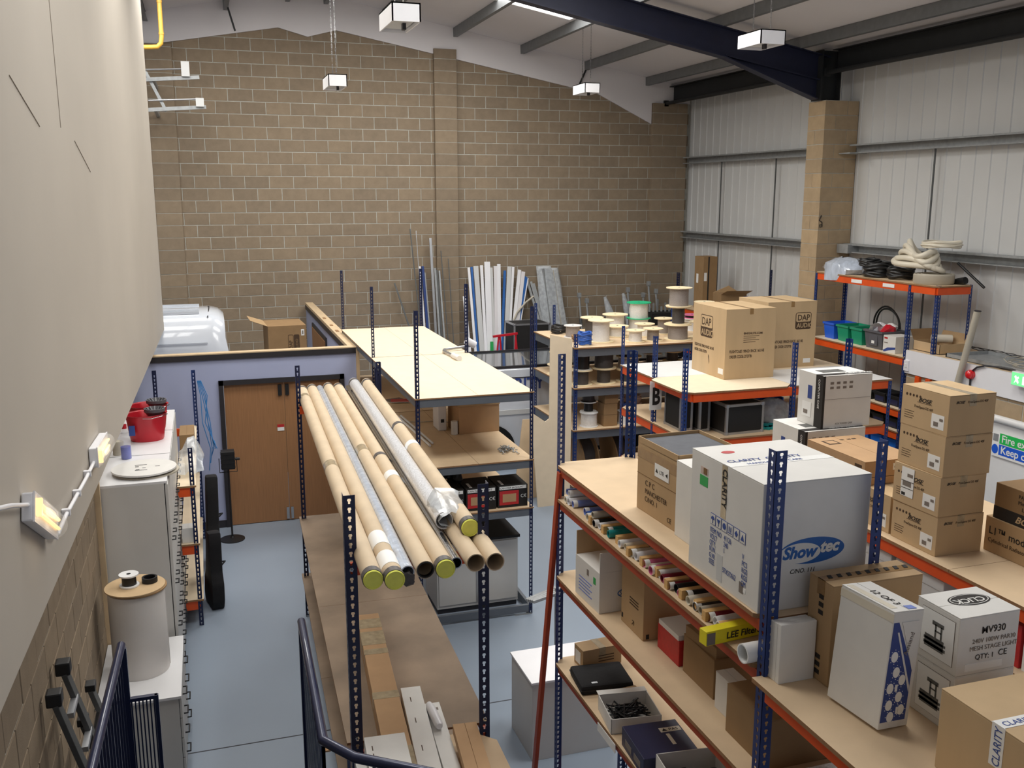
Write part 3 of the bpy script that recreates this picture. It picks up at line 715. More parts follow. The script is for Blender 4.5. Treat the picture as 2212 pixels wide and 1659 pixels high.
def reel(label, x, y, z, r, h, rb, fm='wood_reel', cm='cable_white', group='cable reels on the grey shelving', rz=0, tilt=0, name='cable_reel', ft=.012, rag=.0):
    t = thing(name, label, 'cable reel', (x, y, z), rz, group)
    if tilt: t.rotation_euler.x = math.radians(tilt)
    for zz in (0, h - ft):
        f = MB().lathe([(.018, zz), (r, zz), (r, zz + ft), (.018, zz + ft)], 28); f.build('flange', fm, t, smooth=True)
    MB().lathe([(rb, ft), (rb * 1.01, h * .3), (rb * .99, h * .6), (rb, h - ft)], 24, jit=rag).build('cable_winding', cm, t, smooth=True)
    MB().cyl((0, 0, h - ft * .5), (0, 0, h + .001), .017, 12).build('core_hole', 'void', t)
    return t
reel('small black cable reel with white rim on the brown discs', -.71, 7.70, 1.444, .075, .10, .055, 'melamine', 'cable_black', 'reels on the brown discs')
bt = thing('tape_roll', 'black ring of tape on the brown discs beside the small reel', 'tape', (-.56, 7.74, 1.444)); MB().lathe([(.045, 0), (.06, 0), (.06, .04), (.045, .04), (.045, 0)], 24).build('ring', 'black_plastic', bt, smooth=True)
fd = thing('reel_disc', 'round white slotted disc lying on the tall cabinet', 'disc', (-.60, 8.66, 2.10))
MB().cyl((.02, .02, 0), (.02, .02, .012), .27, 40).build('under_disc', 'hose_grey', fd); MB().cyl((0, 0, .03), (0, 0, .045), .27, 40).build('disc', 'white_card', fd)
MB().cyl((0, 0, .012), (0, 0, .03), .10, 20).build('spacer', 'card_dark', fd)
for x, y, w, h in ((-.03, .08, .10, .014), (-.06, .03, .03, .02), (0, -.02, .03, .014), (.11, .01, .04, .014), (-.05, -.06, .03, .018), (-.02, -.09, .10, .014)): MB().box(x - w / 2, x + w / 2, y - h / 2, y + h / 2, .0445, .0458).build('slot', 'ink', fd)
sb = thing('spray_bottle', 'clear plastic bottle of blue liquid with red cap on the cabinet', 'bottle', (-.78, 9.18, 2.10))
MB().lathe([(.042, 0), (.045, .01), (.045, .115), (.0, .115)], 20).build('liquid', 'blue_liquid', sb, smooth=True)
MB().lathe([(.046, .0), (.048, .02), (.048, .19), (.03, .24), (.018, .27), (.018, .29)], 20).build('bottle', 'clear_glass', sb, smooth=True); MB().lathe([(.022, .285), (.022, .325), (.0, .325)], 16).build('cap', 'red_plastic', sb, smooth=True)
jr = thing('glass_jar', 'small dim jar behind the blue spray bottle', 'jar', (-.86, 9.35, 2.10)); MB().lathe([(.05, 0), (.05, .12), (.045, .13), (.0, .13)], 16).build('body', 'hose_grey', jr, smooth=True)
def bucket(label, x, y, rz):
    t = thing('mop_bucket', label, 'bucket', (x, y, 2.10), rz, 'red mop buckets on the cabinets')
    b = MB(); n = 28; rings = [(.115, 0, .15), (.125, .02, .16), (.155, .26, .19), (.165, .27, .205)]
    for rx, z, ry in rings:
        for k in range(n):
            a = 2 * math.pi * k / n; b.v.append((ry * math.cos(a), rx * math.sin(a), z))
    for i in range(3):
        for k in range(n): l = (k + 1) % n; b.f.append((i * n + k, i * n + l, (i + 1) * n + l, (i + 1) * n + k))
    b.f.append(tuple(range(n))[::-1]); b.build('tub', 'red_plastic', t, smooth=True)
    wg = MB().lathe([(.04, .20), (.085, .27), (.10, .285), (.10, .315), (.09, .315), (.075, .27), (.02, .22)], 24, (.085, 0, 0)).build('wringer', 'grey_bin', t, smooth=True)
    for k in range(12):
        a = 2 * math.pi * k / 12; MB().bar((.085 + .03 * math.cos(a), .03 * math.sin(a), .27), (.085 + .09 * math.cos(a), .09 * math.sin(a), .318), .012, .006).build('rib', 'grey_bin', wg)
    MB().tube([(-.02, -.165, .25), (.06, -.19, .25), (.16, -.15, .262), (.205, -.06, .262)], .004, 6).build('handle', 'chrome', t)
    MB().box(-.155, -.10, -.142, -.128, .08, .18).build('badge', 'ink_blue', t)
    return t
bucket('red mop bucket with grey wringer, in front on the cabinet top', -.63, 9.86, 0); bucket('red mop bucket with grey wringer, pushed behind the first', -.63, 10.28, 6)
pb = thing('polythene_bag', 'clear polythene bag hanging off the shallow rack beside the buckets', 'bag', (-.27, 10.5, 1.57))
b = MB(); 
for i in range(7):
    for k in range(6): b.v.append((-.10 + .05 * k + random.uniform(-.015, .015), -.25 + .09 * i, .02 + .36 * math.sin(i * .5) * (1 - abs(k - 2.5) / 4) + random.uniform(0, .05)))
b.f += [(i * 6 + k, i * 6 + k + 1, i * 6 + k + 7, i * 6 + k + 6) for i in range(6) for k in range(5)]; b.build('film', 'polythene', pb, smooth=True)
carton('cardboard_box', 'small brown box on the shallow rack below the polythene bag', 'box', (-.38, 11.3, 1.55), (.16, .5, .22), 'card_dark')
carton('cardboard_box', 'white box with black logo low on the shallow rack', 'box', (-.38, 10.02, .92), (.13, .16, .16), 'white_card')
cb = thing('cable_hank', 'hank of thin blue cable hanging on the blue rack post by the doors', 'cable', (-.16, 12.66, 0))
for k in range(5):
    x = .03 + .02 * k; MB().tube([(0 + .01 * k, -.02, 2.15), (x, -.03, 1.95), (x + .06 * math.sin(k), -.04, 1.6), (x + .08, -.04 - .01 * k, 1.25), (x + .05, -.03, .95 + .1 * k)], .006, 6).build('strand', 'cyan_cable', cb)
# lantern on its stand in front of the doors
ls = thing('stage_light', 'black stage lantern on a round-based stand in front of the doors', 'light', (.155, 12.55, 0))
MB().lathe([(.16, 0), (.16, .012), (.03, .03), (.018, .05)], 28).build('base', 'black_plastic', ls, smooth=True); MB().cyl((0, 0, .03), (0, 0, .98), .013, 10).build('pole', 'black_plastic', ls)
hd = MB().box(-.085, .085, -.075, .075, .98, 1.22).build('housing', 'black_plastic', ls, bevel=.01)
for z in (1.0, 1.06, 1.12, 1.18): MB().box(-.09, .09, -.08, .08, z, z + .008).build('cooling_fin', 'black_plastic', hd)
MB().tube([(-.11, 0, 1.12), (-.11, 0, .93), (.11, 0, .93), (.11, 0, 1.12)], .006, 6).build('yoke', 'black_plastic', ls); MB().cyl((.09, 0, 1.10), (.15, 0, 1.10), .018, 10).build('knob', 'black_plastic', ls)
def gigbag(label, x, y, h, w, rz, lean):
    t = thing('soft_case', label, 'bag', (x, y, 0), rz, 'black soft cases by the shallow rack'); t.rotation_euler.y = math.radians(lean)
    o = MB().prism([(-w * .42, 0), (w * .42, 0), (w * .5, h * .12), (w * .46, h * .34), (w * .30, h * .48), (w * .22, h * .85), (w * .15, h), (-w * .15, h), (-w * .22, h * .85), (-w * .30, h * .48), (-w * .46, h * .34), (-w * .5, h * .12)], 'X', -.07, .07)
    o.build('case_body', 'black_fabric', t, smooth=True, bevel=.03); MB().tube([(.075, -.05, h * .55), (.12, 0, h * .57), (.075, .05, h * .55)], .01, 6).build('carry_handle', 'black_fabric', t)
gigbag('black soft instrument case standing on the floor behind the rack post', -.10, 10.5, .85, .42, 12, 2); gigbag('taller black soft case leaning near the blue partition', -.10, 11.7, 1.15, .44, 5, 2)
# ladder against the block wall
ld = thing('ladder', 'aluminium ladder with black feet leaning on the block wall by the stairs', 'ladder', (0, 0, 0))
for y, dz in ((5.60, 0), (5.24, 0)):
    MB().bar((-.47, y + .14, .02), (-.90, y, 1.80 + dz), .03, .085, up=(0, 1, 0)).build('stile', 'galv_dark', ld, bevel=.004); MB().box(-.945, -.865, y - .04, y + .045, 1.79 + dz, 1.87 + dz).build('end_cap', 'black_plastic', ld, bevel=.01)
for y in (6.10, 5.68): MB().bar((-.50, y + .14, .04), (-.84, y, 1.42), .03, .085, up=(0, 1, 0)).build('stile', 'galv_dark', ld, bevel=.004); MB().box(-.87, -.81, y - .04, y + .045, 1.415, 1.46).build('end_cap', 'black_plastic', ld, bevel=.006)
for k in range(7): z = .25 + .23 * k; f = z / 1.8; MB().bar((-.47 - .43 * f, 5.38 - .14 * (f - 1), z), (-.47 - .43 * f, 5.74 - .14 * f, z), .035, .03).build('rung', 'alu', ld)
for k in range(5): z = .25 + .25 * k; f = z / 1.42; MB().bar((-.50 - .34 * f, 5.82 - .14 * f, z), (-.50 - .34 * f, 6.24 - .14 * f, z), .05, .03).build('rung', 'chrome', ld)
# staircase landing and balustrades
st = thing('staircase', 'steel stair landing below the camera', 'stairs', (0, 0, 0)); MB().box(-.60, .42, 3.0, 5.35, .95, 1.0).build('landing', 'dark_steel', st)
for k in range(5): MB().box(-.60, .42, 5.35 + .2 * k, 5.57 + .2 * k, .79 - .16 * k, .83 - .16 * k).build('tread', 'dark_steel', st)
for x in (-.58, .40): MB().box(x - .02, x + .02, 3.1, 3.2, 0, .95).box(x - .02, x + .02, 5.1, 5.2, 0, .95).build('support_leg', 'dark_steel', st)
def balustrade(label, x0, x1, y0, y1, bend):
    t = thing('balustrade', label, 'railing', (0, 0, 0), 0, 'navy stair balustrades')
    P = [(x0, y0, 2.0), (x1, y1, 2.0)]
    if bend: P = [(x0 + .72, y0 - .62, 2.0), (x0 + .12, y0 - .18, 2.0)] + [(x0, y0, 2.0), (x1, y1, 2.0)]
    MB().tube(P, .024, 14).build('handrail', 'rail_navy', t, smooth=True)
    MB().box(x1 - .02, x1 + .02, y1 - .02, y1 + .02, 1.0, 1.985).build('newel_post', 'rail_navy', t)
    n = 15
    for k in range(n):
        f = k / n; x, y = x0 + (x1 - x0) * f, y0 + (y1 - y0) * f
        MB().box(x - .007, x + .007, y - .007, y + .007, 1.03, 1.985).build('baluster', 'rail_navy', t)
    MB().bar((x0, y0, 1.03), (x1, y1, 1.03), .03, .03).build('bottom_rail', 'rail_navy', t)
    if bend:
        for k in range(8):
            f = k / 7; x, y = x0 + .72 * f, y0 - .62 * f; MB().box(x - .007, x + .007, y - .007, y + .007, 1.03, 1.985).build('baluster', 'rail_navy', t)
    return t
balustrade('navy handrail on the left of the stairs, by the ladder', -.612, -.57, 4.0, 5.42, False)
balustrade('navy handrail on the right of the stairs, by the tube rack', .40, .43, 4.10, 5.42, True)
sg = thing('balustrade', 'short lower balustrade panel of thin bars beside the left handrail', 'railing', (0, 0, 0), 0, 'navy stair balustrades')
MB().bar((-.56, 5.42, 1.66), (-.40, 5.42, 1.66), .03, .02).build('top_rail', 'rail_navy', sg); MB().box(-.57, -.545, 5.41, 5.435, 0, 1.98).build('newel_post', 'rail_navy', sg); MB().box(-.415, -.395, 5.41, 5.43, 0, 1.67).build('newel_post', 'rail_navy', sg)
for k in range(1, 8): MB().box(-.56 + .02 * k - .004, -.56 + .02 * k + .004, 5.416, 5.424, 0, 1.65).build('baluster', 'rail_navy', sg)
# wall brackets and gas pipe, top left
gp = thing('gas_pipe', 'yellow gas pipe dropping from the roof behind the beige wall', 'pipe'); MB().tube([(-.40, 16.5, 7.69), (-.40, 16.5, 6.90), (-.415, 16.5, 6.80), (-.47, 16.5, 6.745), (-.56, 16.5, 6.735), (-1.3, 16.5, 6.70)], .035, 12).build('pipe', 'pipe_yellow', gp, smooth=True)
for z in (7.40, 6.93): MB().cyl((-.40, 16.5, z), (-.40, 16.5, z + .03), .041, 12).build('collar', 'pipe_yellow', gp, smooth=True)
br = thing('strut_bracket', 'galvanised strut frame with clamps on the wall, top left', 'bracket')
for z, x1, xo in ((6.36, .13, -.15), (5.88, .21, .05)):
    MB().bar((-1.4, 17.5, z - .06), (x1, 17.5, z + .06), .05, .06).build('strut', 'galv', br)
    MB().box(xo, xo + .13, 17.43, 17.57, z + .06, z + (.30 if z > 6 else .20)).build('clamp', 'cladding', br); MB().cyl((xo - .75, 17.5, z + .14), (xo + .1, 17.5, z + .19), .014, 8).build('rod', 'alu', br)
for z in (6.36, 5.88): MB().bar((-.60, 17.5, z), (-.60, WY - .115, z), .05, .06).build('wall_arm', 'galv', br)
MB().bar((-.95, 17.55, 7.0), (-.43, 17.55, 5.86), .06, .05).build('strut', 'galv', br)
# hanging luminaires
def luminaire(label, x, y, z, zch, w=.25, l=.62):
    t = thing('pendant_heater', label, 'light', (x, y, z), 0, 'white box fittings hung on chains'); t.name = 'pendant_light'
    h = .155
    MB().box(-w / 2, w / 2, -l / 2, -l / 2 + .012, 0, h).box(-w / 2, w / 2, l / 2 - .012, l / 2, 0, h).box(-w / 2, -w / 2 + .012, -l / 2, l / 2, 0, h).box(w / 2 - .012, w / 2, -l / 2, l / 2, 0, h).box(-w / 2, w / 2, -l / 2, l / 2, h - .012, h).build('housing', 'white_gloss', t)
    MB().box(-w / 2 + .02, w / 2 - .02, -l / 2 + .02, l / 2 - .02, .03, .045).build('louvre', 'cladding', t); MB().box(.02, .05, -.05, .01, -.025, .03).build('pull_switch', 'trim_dark', t)
    for s in (-1, 1):
        c = MB(); zz = h; k = 0; yy = s * .18
        top = zc(x) - .17 - z
        while zz < min(top, zch):
            a = .006 if k % 2 else 0; b_ = 0 if k % 2 else .006
            c.tube([(-a, yy - b_, zz), (-a, yy - b_, zz + .05), (a, yy + b_, zz + .05), (a, yy + b_, zz)], .003, 5, closed=True); zz += .044; k += 1
        tag(c.build('chain', 'chrome', t), kind='stuff')
luminaire('white box light on chains, nearest and highest, left of the rooflight', 1.78, 8.75, 5.945, 9); luminaire('white box light on chains in front of the middle of the block wall', 1.87, 13.7, 5.92, 9)
luminaire('white box light on chains below the rooflight, before the right part of the block wall', 6.30, 15.45, 6.145, 9, .27, .55); luminaire('white box light on chains in front of the dark rafter', 6.25, 10.05, 6.155, 9, .32, .50)
# exit sign, call points, wall bits on the lobby
ex = thing('exit_sign', 'glowing green emergency exit sign on the white fascia', 'sign', (9.10, 8.55, 2.27)); ed = (.08, .40, .17)
MB().box(-.04, .04, -.2, .2, 0, .17).build('housing', 'white_gloss', ex, bevel=.01); decal(ex, '-X', ed, .01, .01, .38, .15, 'exit_glow', 'panel'); decal(ex, '-X', ed, .05, .03, .07, .10, 'exit_white', 'running_figure', lift=.002, poly=[(0, 0), (.03, .03), (.06, 0), (.07, .02), (.05, .06), (.07, .07), (.06, .09), (.035, .08), (.02, .10), (0, .08), (.02, .05)]); decal(ex, '-X', ed, .17, .03, .07, .10, 'exit_white', 'doorway', lift=.002); decal(ex, '-X', ed, .28, .03, .07, .10, 'exit_white', 'arrow', lift=.002, poly=[(0, .05), (.04, .10), (.04, .065), (.07, .065), (.07, .035), (.04, .035), (.04, 0)])
rs = thing('alarm_sounder', 'round red fire alarm sounder on the white fascia', 'alarm', (9.155, 9.47, 2.26)); MB().cyl((.02, 0, 0), (-.02, 0, 0), .06, 20).build('base', 'red_lamp', rs, smooth=True); MB().lathe([(.0, 0), (.03, .005), (.05, .02), (.055, .045), (.0, .045)], 20).xf(Matrix.Translation((-.065, 0, 0)) @ Matrix.Rotation(math.radians(90), 4, 'Y')).build('dome', 'red_lamp', rs, smooth=True); MB().tube([(.0, -.02, .05), (-.01, -.10, .11), (-.005, -.22, .15), (.08, -.35, .15), (.25, -1.2, .15)], .012, 8).build('cable', 'trim_dark', rs); MB().tube([(.0, .0, -.05), (.0, .0, -.5)], .012, 8).build('drop_cable', 'trim_dark', rs)
dp = thing('plastic_pipe', 'grey plastic pipe leaning beside the white fascia', 'pipe'); MB().pipe((9.12, 9.72, 1.75), (9.10, 9.40, 3.08), .042, .004).build('pipe', 'hose_grey', dp, smooth=True); MB().cyl((9.10, 9.40, 3.07), (9.10, 9.399, 3.082), .043, 16).build('end_rim', 'trim_dark', dp)
for i, y in enumerate((10.42, 10.22, 9.98)):
    o = tag(MB().box(9.16, 9.205, y - .04, y + .04, 1.72 + .1 * (i == 2), 2.06).build('orange_beam_offcut', 'beam_orange', bevel=.004), ('left', 'middle', 'right')[i] + ' one of three orange beam ends standing against the lobby block wall', 'beam', 'orange beam ends on the lobby wall')
sk = thing('wall_socket', 'small white socket on the wall rack post under the bins shelf', 'socket', (9.17, 10.64, 2.10)); MB().box(-.02, .02, -.045, .045, 0, .15).build('body', 'white_gloss', sk, bevel=.006); MB().box(-.026, -.02, -.02, .02, .05, .10).build('switch', 'melamine', sk)
ty = thing('metal_tray', 'flat galvanised tray on the lobby roof deck', 'tray', (9.62, 9.3, 2.386))
b = MB().box(-.35, .35, -.75, .75, 0, .006).box(-.35, -.33, -.75, .75, 0, .05).box(.33, .35, -.75, .75, 0, .05).box(-.35, .35, .73, .75, 0, .05).box(-.35, .35, -.75, -.73, 0, .05); b.build('tray', 'galv', ty)
wp = thing('wire_coil', 'loose coil of grey wire on the metal tray by the right wall', 'wire', (9.62, 8.95, 2.40))
for k in range(5): MB().tube([((.2 + .02 * k) * math.cos(a * .5 + k), (.28 + .03 * k) * math.sin(a * .5 + k), .02 + .012 * k + .02 * math.sin(a)) for a in range(0, 12)], .005, 5).build('strand', 'hose_grey', wp)
cl = thing('cable_lead', 'thin black leads lying along the back of the lobby roof', 'cable', (9.95, 9.6, 2.39))
for k in range(3): MB().tube([(.03 * math.sin(j * 1.3 + k), -.8 + .2 * j, .02 + .05 * abs(math.sin(j * .9 + k))) for j in range(9)], .005, 5).build('strand', 'cable_black', cl)
# ================================================================ CENTRE
# ---- cardboard tubes on the narrow rack
def ctube(label, n, f, r, m='tube_card', end='yellow', bands=(), far='tape', name='cardboard_tube', group='long tubes lying on the narrow rack', cat='tube'):
    n = Vector(n); f = Vector(f); d = (f - n).normalized(); L = (f - n).length
    t = thing(name, label, cat, tuple(n - Vector((0, 0, r))), 0, group); o = Vector((0, 0, r))
    P = lambda s: tuple(o + d * s)
    MB().pipe(P(0), P(L), r, .006, 24).build('tube', m, t, smooth=True)
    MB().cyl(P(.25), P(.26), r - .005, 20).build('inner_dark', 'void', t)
    if end == 'yellow':
        MB().pipe(P(-.004), P(.055), r + .003, .004, 24).build('tape_band', 'tape_grey', t, smooth=True)
        c = MB().cyl(P(-.012), P(.02), r - .001, 24).build('end_cap', 'yellow_cap', t, smooth=True); MB().pipe(P(-.018), P(-.011), r * .95, .006, 24).build('cap_rim', 'yellow_cap', c, smooth=True)
    if end == 'black': MB().pipe(P(-.002), P(.03), r - .004, .008, 24).build('end_ring', 'black_plastic', t, smooth=True)
    MB().cyl(P(L - .03), P(L + .004), r - .001, 20).build('far_cap', 'yellow_cap', t, smooth=True)
    if far == 'tape': MB().pipe(P(L - .09), P(L - .03), r + .003, .003, 24).build('tape_band', 'tape_grey', t, smooth=True)
    for s, w, mm in bands: MB().pipe(P(s), P(s + w), r + .002, .002, 24).build('tape_band' if mm != 'paper' else 'paper_label', mm, t, smooth=True)
    return t
ctube('leftmost cardboard tube with yellow end cap', (.798, 5.0, 2.387), (.949, 10.43, 2.387), .057, bands=((2.2, .14, 'tape_clear'), (4.9, .1, 'tape_clear')))
ctube('cardboard tube with yellow cap and two paper labels near its end', (.914, 4.96, 2.387), (1.06, 10.48, 2.387), .057, bands=((.45, .22, 'paper'), (.12, .20, 'paper')))
t = ctube('thin tube in shiny clear wrap between the cardboard tubes', (1.012, 5.08, 2.370), (1.155, 10.55, 2.370), .040, 'shrink', 'none', far='')
MB().lathe([(.036, -.01), (.045, .0), (.043, .05)], 14, jit=.2).xf(Matrix.Rotation(math.radians(-90), 4, 'X')).build('scrunched_wrap', 'tape_grey', t); 
ctube('cardboard tube with an open black-ringed end', (1.110, 5.05, 2.384), (1.245, 10.55, 2.384), .054, end='black', bands=((2.55, .16, 'tape_clear'),))
ctube('cardboard tube with yellow cap next to the chrome pole', (1.222, 5.03, 2.387), (1.345, 10.46, 2.387), .057, bands=((2.35, .07, 'tape_grey'), (1.75, .13, 'paper')))
ctube('bright chrome pole lying among the cardboard tubes', (1.315, 5.14, 2.366), (1.462, 10.5, 2.366), .036, 'chrome', 'none', far='', name='chrome_pole', cat='pole')
ctube('open cardboard tube second from the right, under the top layer', (1.412, 5.06, 2.385), (1.56, 10.3, 2.385), .055, end='none')
ctube('rightmost open cardboard tube on the narrow rack', (1.526, 5.04, 2.385), (1.675, 10.2, 2.385), .055, end='none')
ctube('cardboard tube with yellow cap lying on top of two others', (1.470, 5.40, 2.480), (1.615, 10.15, 2.480), .056, bands=((2.6, .07, 'tape_grey'), (1.9, .10, 'paper')))
t = ctube('bubble-wrapped tube on the upper layer with loose plastic at its end', (1.362, 5.62, 2.462), (1.50, 10.3, 2.462), .058, 'bubble', 'none', far='tape')
b = MB(); n_ = 12
for i in range(6):
    for k in range(n_):
        a = 2 * math.pi * k / n_; r = (.062, .075, .09, .085, .10, .05)[i] * random.uniform(.8, 1.2); s = (.0, .06, .14, .22, .28, .32)[i]
        b.v.append((.02 + .10 * s + r * math.cos(a) * 1.2 + .02, -.04 + s * 1.1, .07 + r * math.sin(a) * .8 + s * .18))
b.f += [(i * n_ + k, i * n_ + (k + 1) % n_, (i + 1) * n_ + (k + 1) % n_, (i + 1) * n_ + k) for i in range(5) for k in range(n_)]
b.build('loose_plastic', 'polythene', t, smooth=True)
# ---- on the shelf of the narrow rack
lb = carton('long_carton', 'very long brown carton with clear tape on the narrow rack shelf', 'box', (.83, 4.80, 1.10), (.17, 2.25, .14), 'card_warm', -4.0, flaps=False)
for y, w in ((.95, .16), (.70, .22), (.48, .08), (-.15, .09), (-.95, .35)): MB().box(-.087, .087, y - w / 2, y + w / 2, .139, .1412).box(-.0865, -.0850, y - w / 2, y + w / 2, .04, .141).build('tape', 'tape_clear', lb)
wl_ = carton('long_carton', 'long white carton beside the brown one on the narrow rack shelf', 'box', (1.005, 4.75, 1.10), (.135, 1.15, .10), 'white_card', -5, flaps=False)
for y in (.38, .12, -.2): MB().box(-.02, -.014, y, y + .06, .0995, .1008).build('slot', 'ink_brown', wl_)
w2 = carton('long_carton', 'shorter white carton with a square window on the narrow rack shelf', 'box', (1.16, 4.75, 1.10), (.10, .95, .07), 'white_card', -4, flaps=False); MB().box(.0, .03, .38, .41, .0695, .0708).build('window', 'ink_grey', w2)
ws = tag(MB().lathe([(.02, 0), (.028, .02), (.03, .25), (.02, .30), (.0, .31)], 14).xf(Matrix.Rotation(math.radians(-92), 4, 'X')).build('white_fitting', 'white_gloss', smooth=True), 'rounded white plastic fitting on the shorter white carton', 'fitting'); ws.location = (1.245, 5.34, 1.205)
carton('long_carton', 'brown taped carton at the near end of the narrow rack shelf', 'box', (1.235, 4.5, 1.172), (.15, .80, .06), 'card_warm', -6)
fw = carton('carton', 'flat white carton lying on another at the near end of the tube rack', 'box', (.70, 4.62, 1.255), (.24, .50, .10), 'white_card', -4, flaps=False)
carton('carton', 'lower white carton under the flat one at the near end of the tube rack', 'box', (.655, 4.62, 1.10), (.16, .48, .155), 'white_card', -2, flaps=False)
for y in (.10, .02): MB().box(-.085, -.079, y, y + .05, .0995, .1008).build('slot', 'ink_brown', fw)
cfl = thing('cardboard_scrap', 'torn cardboard flaps sticking out by the right stair handrail', 'cardboard', (.66, 6.55, .47)); MB().box(-.13, .02, -.1, .12, 0, .012).build('flap', 'card_warm', cfl); MB().box(-.15, .0, -.5, -.34, 0, .012).build('flap', 'card_warm', cfl)
# ---- on rack C
bp_ = thing('bent_pipe', 'bent metal pipe with taped end lying on the pale top deck', 'pipe', (2.95, 11.7, 2.48)); MB().tube([(.42, .35, .05), (.05, .26, .03), (-.03, .22, .03), (-.06, .12, .03), (-.02, -.35, .03)], .018, 10).build('pipe', 'alu', bp_, smooth=True); MB().cyl((-.03, -.25, .03), (-.015, -.50, .03), .035, 12).build('taped_end', 'white_card', bp_, smooth=True); MB().cyl((.42, .35, .05), (.30, .33, .12), .05, 12).build('fitting', 'white_gloss', bp_, smooth=True)
cc = carton('cardboard_box', 'brown box under a flat carton on the middle shelf', 'box', (2.72, 10.42, 1.75), (.50, .42, .33), 'card_warm', 4); carton('cardboard_box', 'shallow brown carton on top of the box on the middle shelf', 'box', (2.70, 10.40, 2.08), (.52, .44, .14), 'card', 3)
ap = thing('white_appliance', 'slim white appliance standing beside the boxes on the middle shelf', 'appliance', (2.58, 10.80, 1.75)); MB().box(-.05, .05, -.14, .14, 0, .32).build('body', 'white_gloss', ap, bevel=.012); MB().box(-.02, .02, -.143, -.139, .10, .14).build('switch', 'black_plastic', ap)
tr = tag(MB().lathe([(.035, 0), (.04, .005), (.04, .16), (.0, .16)], 16).build('paper_cup_stack', 'white_card', smooth=True), 'pale paper roll standing beside the boxes on the middle shelf', 'roll'); tr.location = (2.67, 10.45, 1.75)
for i, (x, y, rz) in enumerate(((2.36, 12.5, 20), (2.42, 12.38, -12))): 
    q = thing('magazine', ('red-covered' if i else 'white') + ' brochure lying on the middle shelf under the top deck', 'magazine', (x, y, 1.75 + .012 * i), rz); MB().box(-.13, .13, -.09, .09, 0, .01).build('pages', 'paper', q); MB().box(-.13, .13, -.09, .09, .01, .0115).build('cover', 'red_label' if i else 'ink_grey', q)
for i in range(2): tag(MB().cyl((2.20 + .05 * i, 11.5, 1.768), (2.27 + .05 * i, 9.98 + .1 * i, 1.768), .014, 10).build('fluorescent_tube', 'white_gloss', smooth=True), ('left', 'right')[i] + ' white fluorescent tube lying on the middle shelf', 'tube', 'fluorescent tubes on the shelf')
cp = thing('metal_clips', 'heap of small grey metal clips at the front of the middle shelf', 'clips', (3.02, 9.55, 1.75), kind='stuff'); b = MB()
for k in range(60):
    x, y = random.gauss(0, .055), random.gauss(0, .07); z = max(0, .07 - abs(x) * .6 - abs(y) * .5) * random.random(); a = random.random() * 6.28
    b.bar((x, y, z + .006), (x + .035 * math.cos(a), y + .035 * math.sin(a), z + .006 + random.uniform(-.004, .02)), .012, .006)
tag(b.build('clips', 'galv', cp), kind='stuff')
gw = thing('grey_wire', 'thin grey wire lying across the middle shelf', 'wire', (2.35, 11.0, 1.75)); MB().tube([(-.1, .2, .008), (.1, .12, .012), (.3, .15, .008), (.45, -.05, .008)], .006, 6).build('wire', 'hose_grey', gw)
for i, (x, lab) in enumerate(((2.13, 'left'), (2.48, 'middle'), (2.83, 'right'))):
    q = carton('lamp_carton', lab + ' black and red lamp box on the third shelf', 'box', (x, 9.24, 1.22), (.33, .40, .24), 'black_board', group='lamp boxes on the third shelf'); D = dims(q)
    decal(q, '-Y', D, .015, .20, .30, .035, 'paper', 'white_band'); lettering(q, 'CAN PAR 64 SHORT', '-Y', D, .02, .207, .028, 'ink', sx=1.05, lift=.002)
    decal(q, '-Y', D, .015, .03, .215, .155, 'red_label', 'picture_panel'); decal(q, '-Y', D, .05, .06, .15, .09, 'card_warm', 'picture', lift=.002); lettering(q, 'C€', '-Y', D, .25, .10, .05, 'paper', lift=.002)
    decal(q, '+Z', D, .05, .05, .03, .16, 'paper', 'sticker')
jb = thing('junk_heap', 'dark jumble of wrapped lamps on top of the lamp boxes', 'lamps', (2.45, 9.55, 1.46), kind='stuff'); b = MB()
for k in range(12): b.lathe([(.03, 0), (.05, .03), (.03, .09), (0, .09)], 8, (random.uniform(-.3, .1), random.uniform(-.1, .12), random.uniform(0, .04)), jit=.2)
tag(b.build('lamps', 'black_plastic', jb), kind='stuff')
fc = thing('sliding_cabinet', 'grey-white cabinet with dark top on the floor under the lamp box shelf', 'cabinet', (2.66, 9.72, 0)); MB().box(-.46, .46, -.27, .27, .06, .80).build('body', 'cabinet_grey', fc, bevel=.003); MB().box(-.48, .48, -.29, .29, .80, .83).build('top_panel', 'black_board', fc, bevel=.003); MB().box(-.45, .45, -.25, .25, 0, .06).build('plinth', 'trim_dark', fc)
for x0, x1, y in ((-.44, .02, -.272), (.0, .44, -.278)): MB().box(x0, x1, y - .008, y, .10, .78).build('door', 'cabinet_grey', fc, bevel=.002)
for x in (-.02, .0, .02): MB().box(x, x + .008, -.292, -.284, .10, .78).build('door_pull', 'alu', fc)
# white cabinet on the floor beside the main rack
kc = thing('floor_cabinet', 'plain white cabinet on the floor beside the main rack', 'cabinet', (2.66, 6.83, 0)); MB().box(-.37, .37, -.27, .27, 0, .675).build('body', 'cabinet_grey', kc, bevel=.003); MB().box(-.38, .38, -.28, .28, .675, .692).build('top_panel', 'white_gloss', kc)
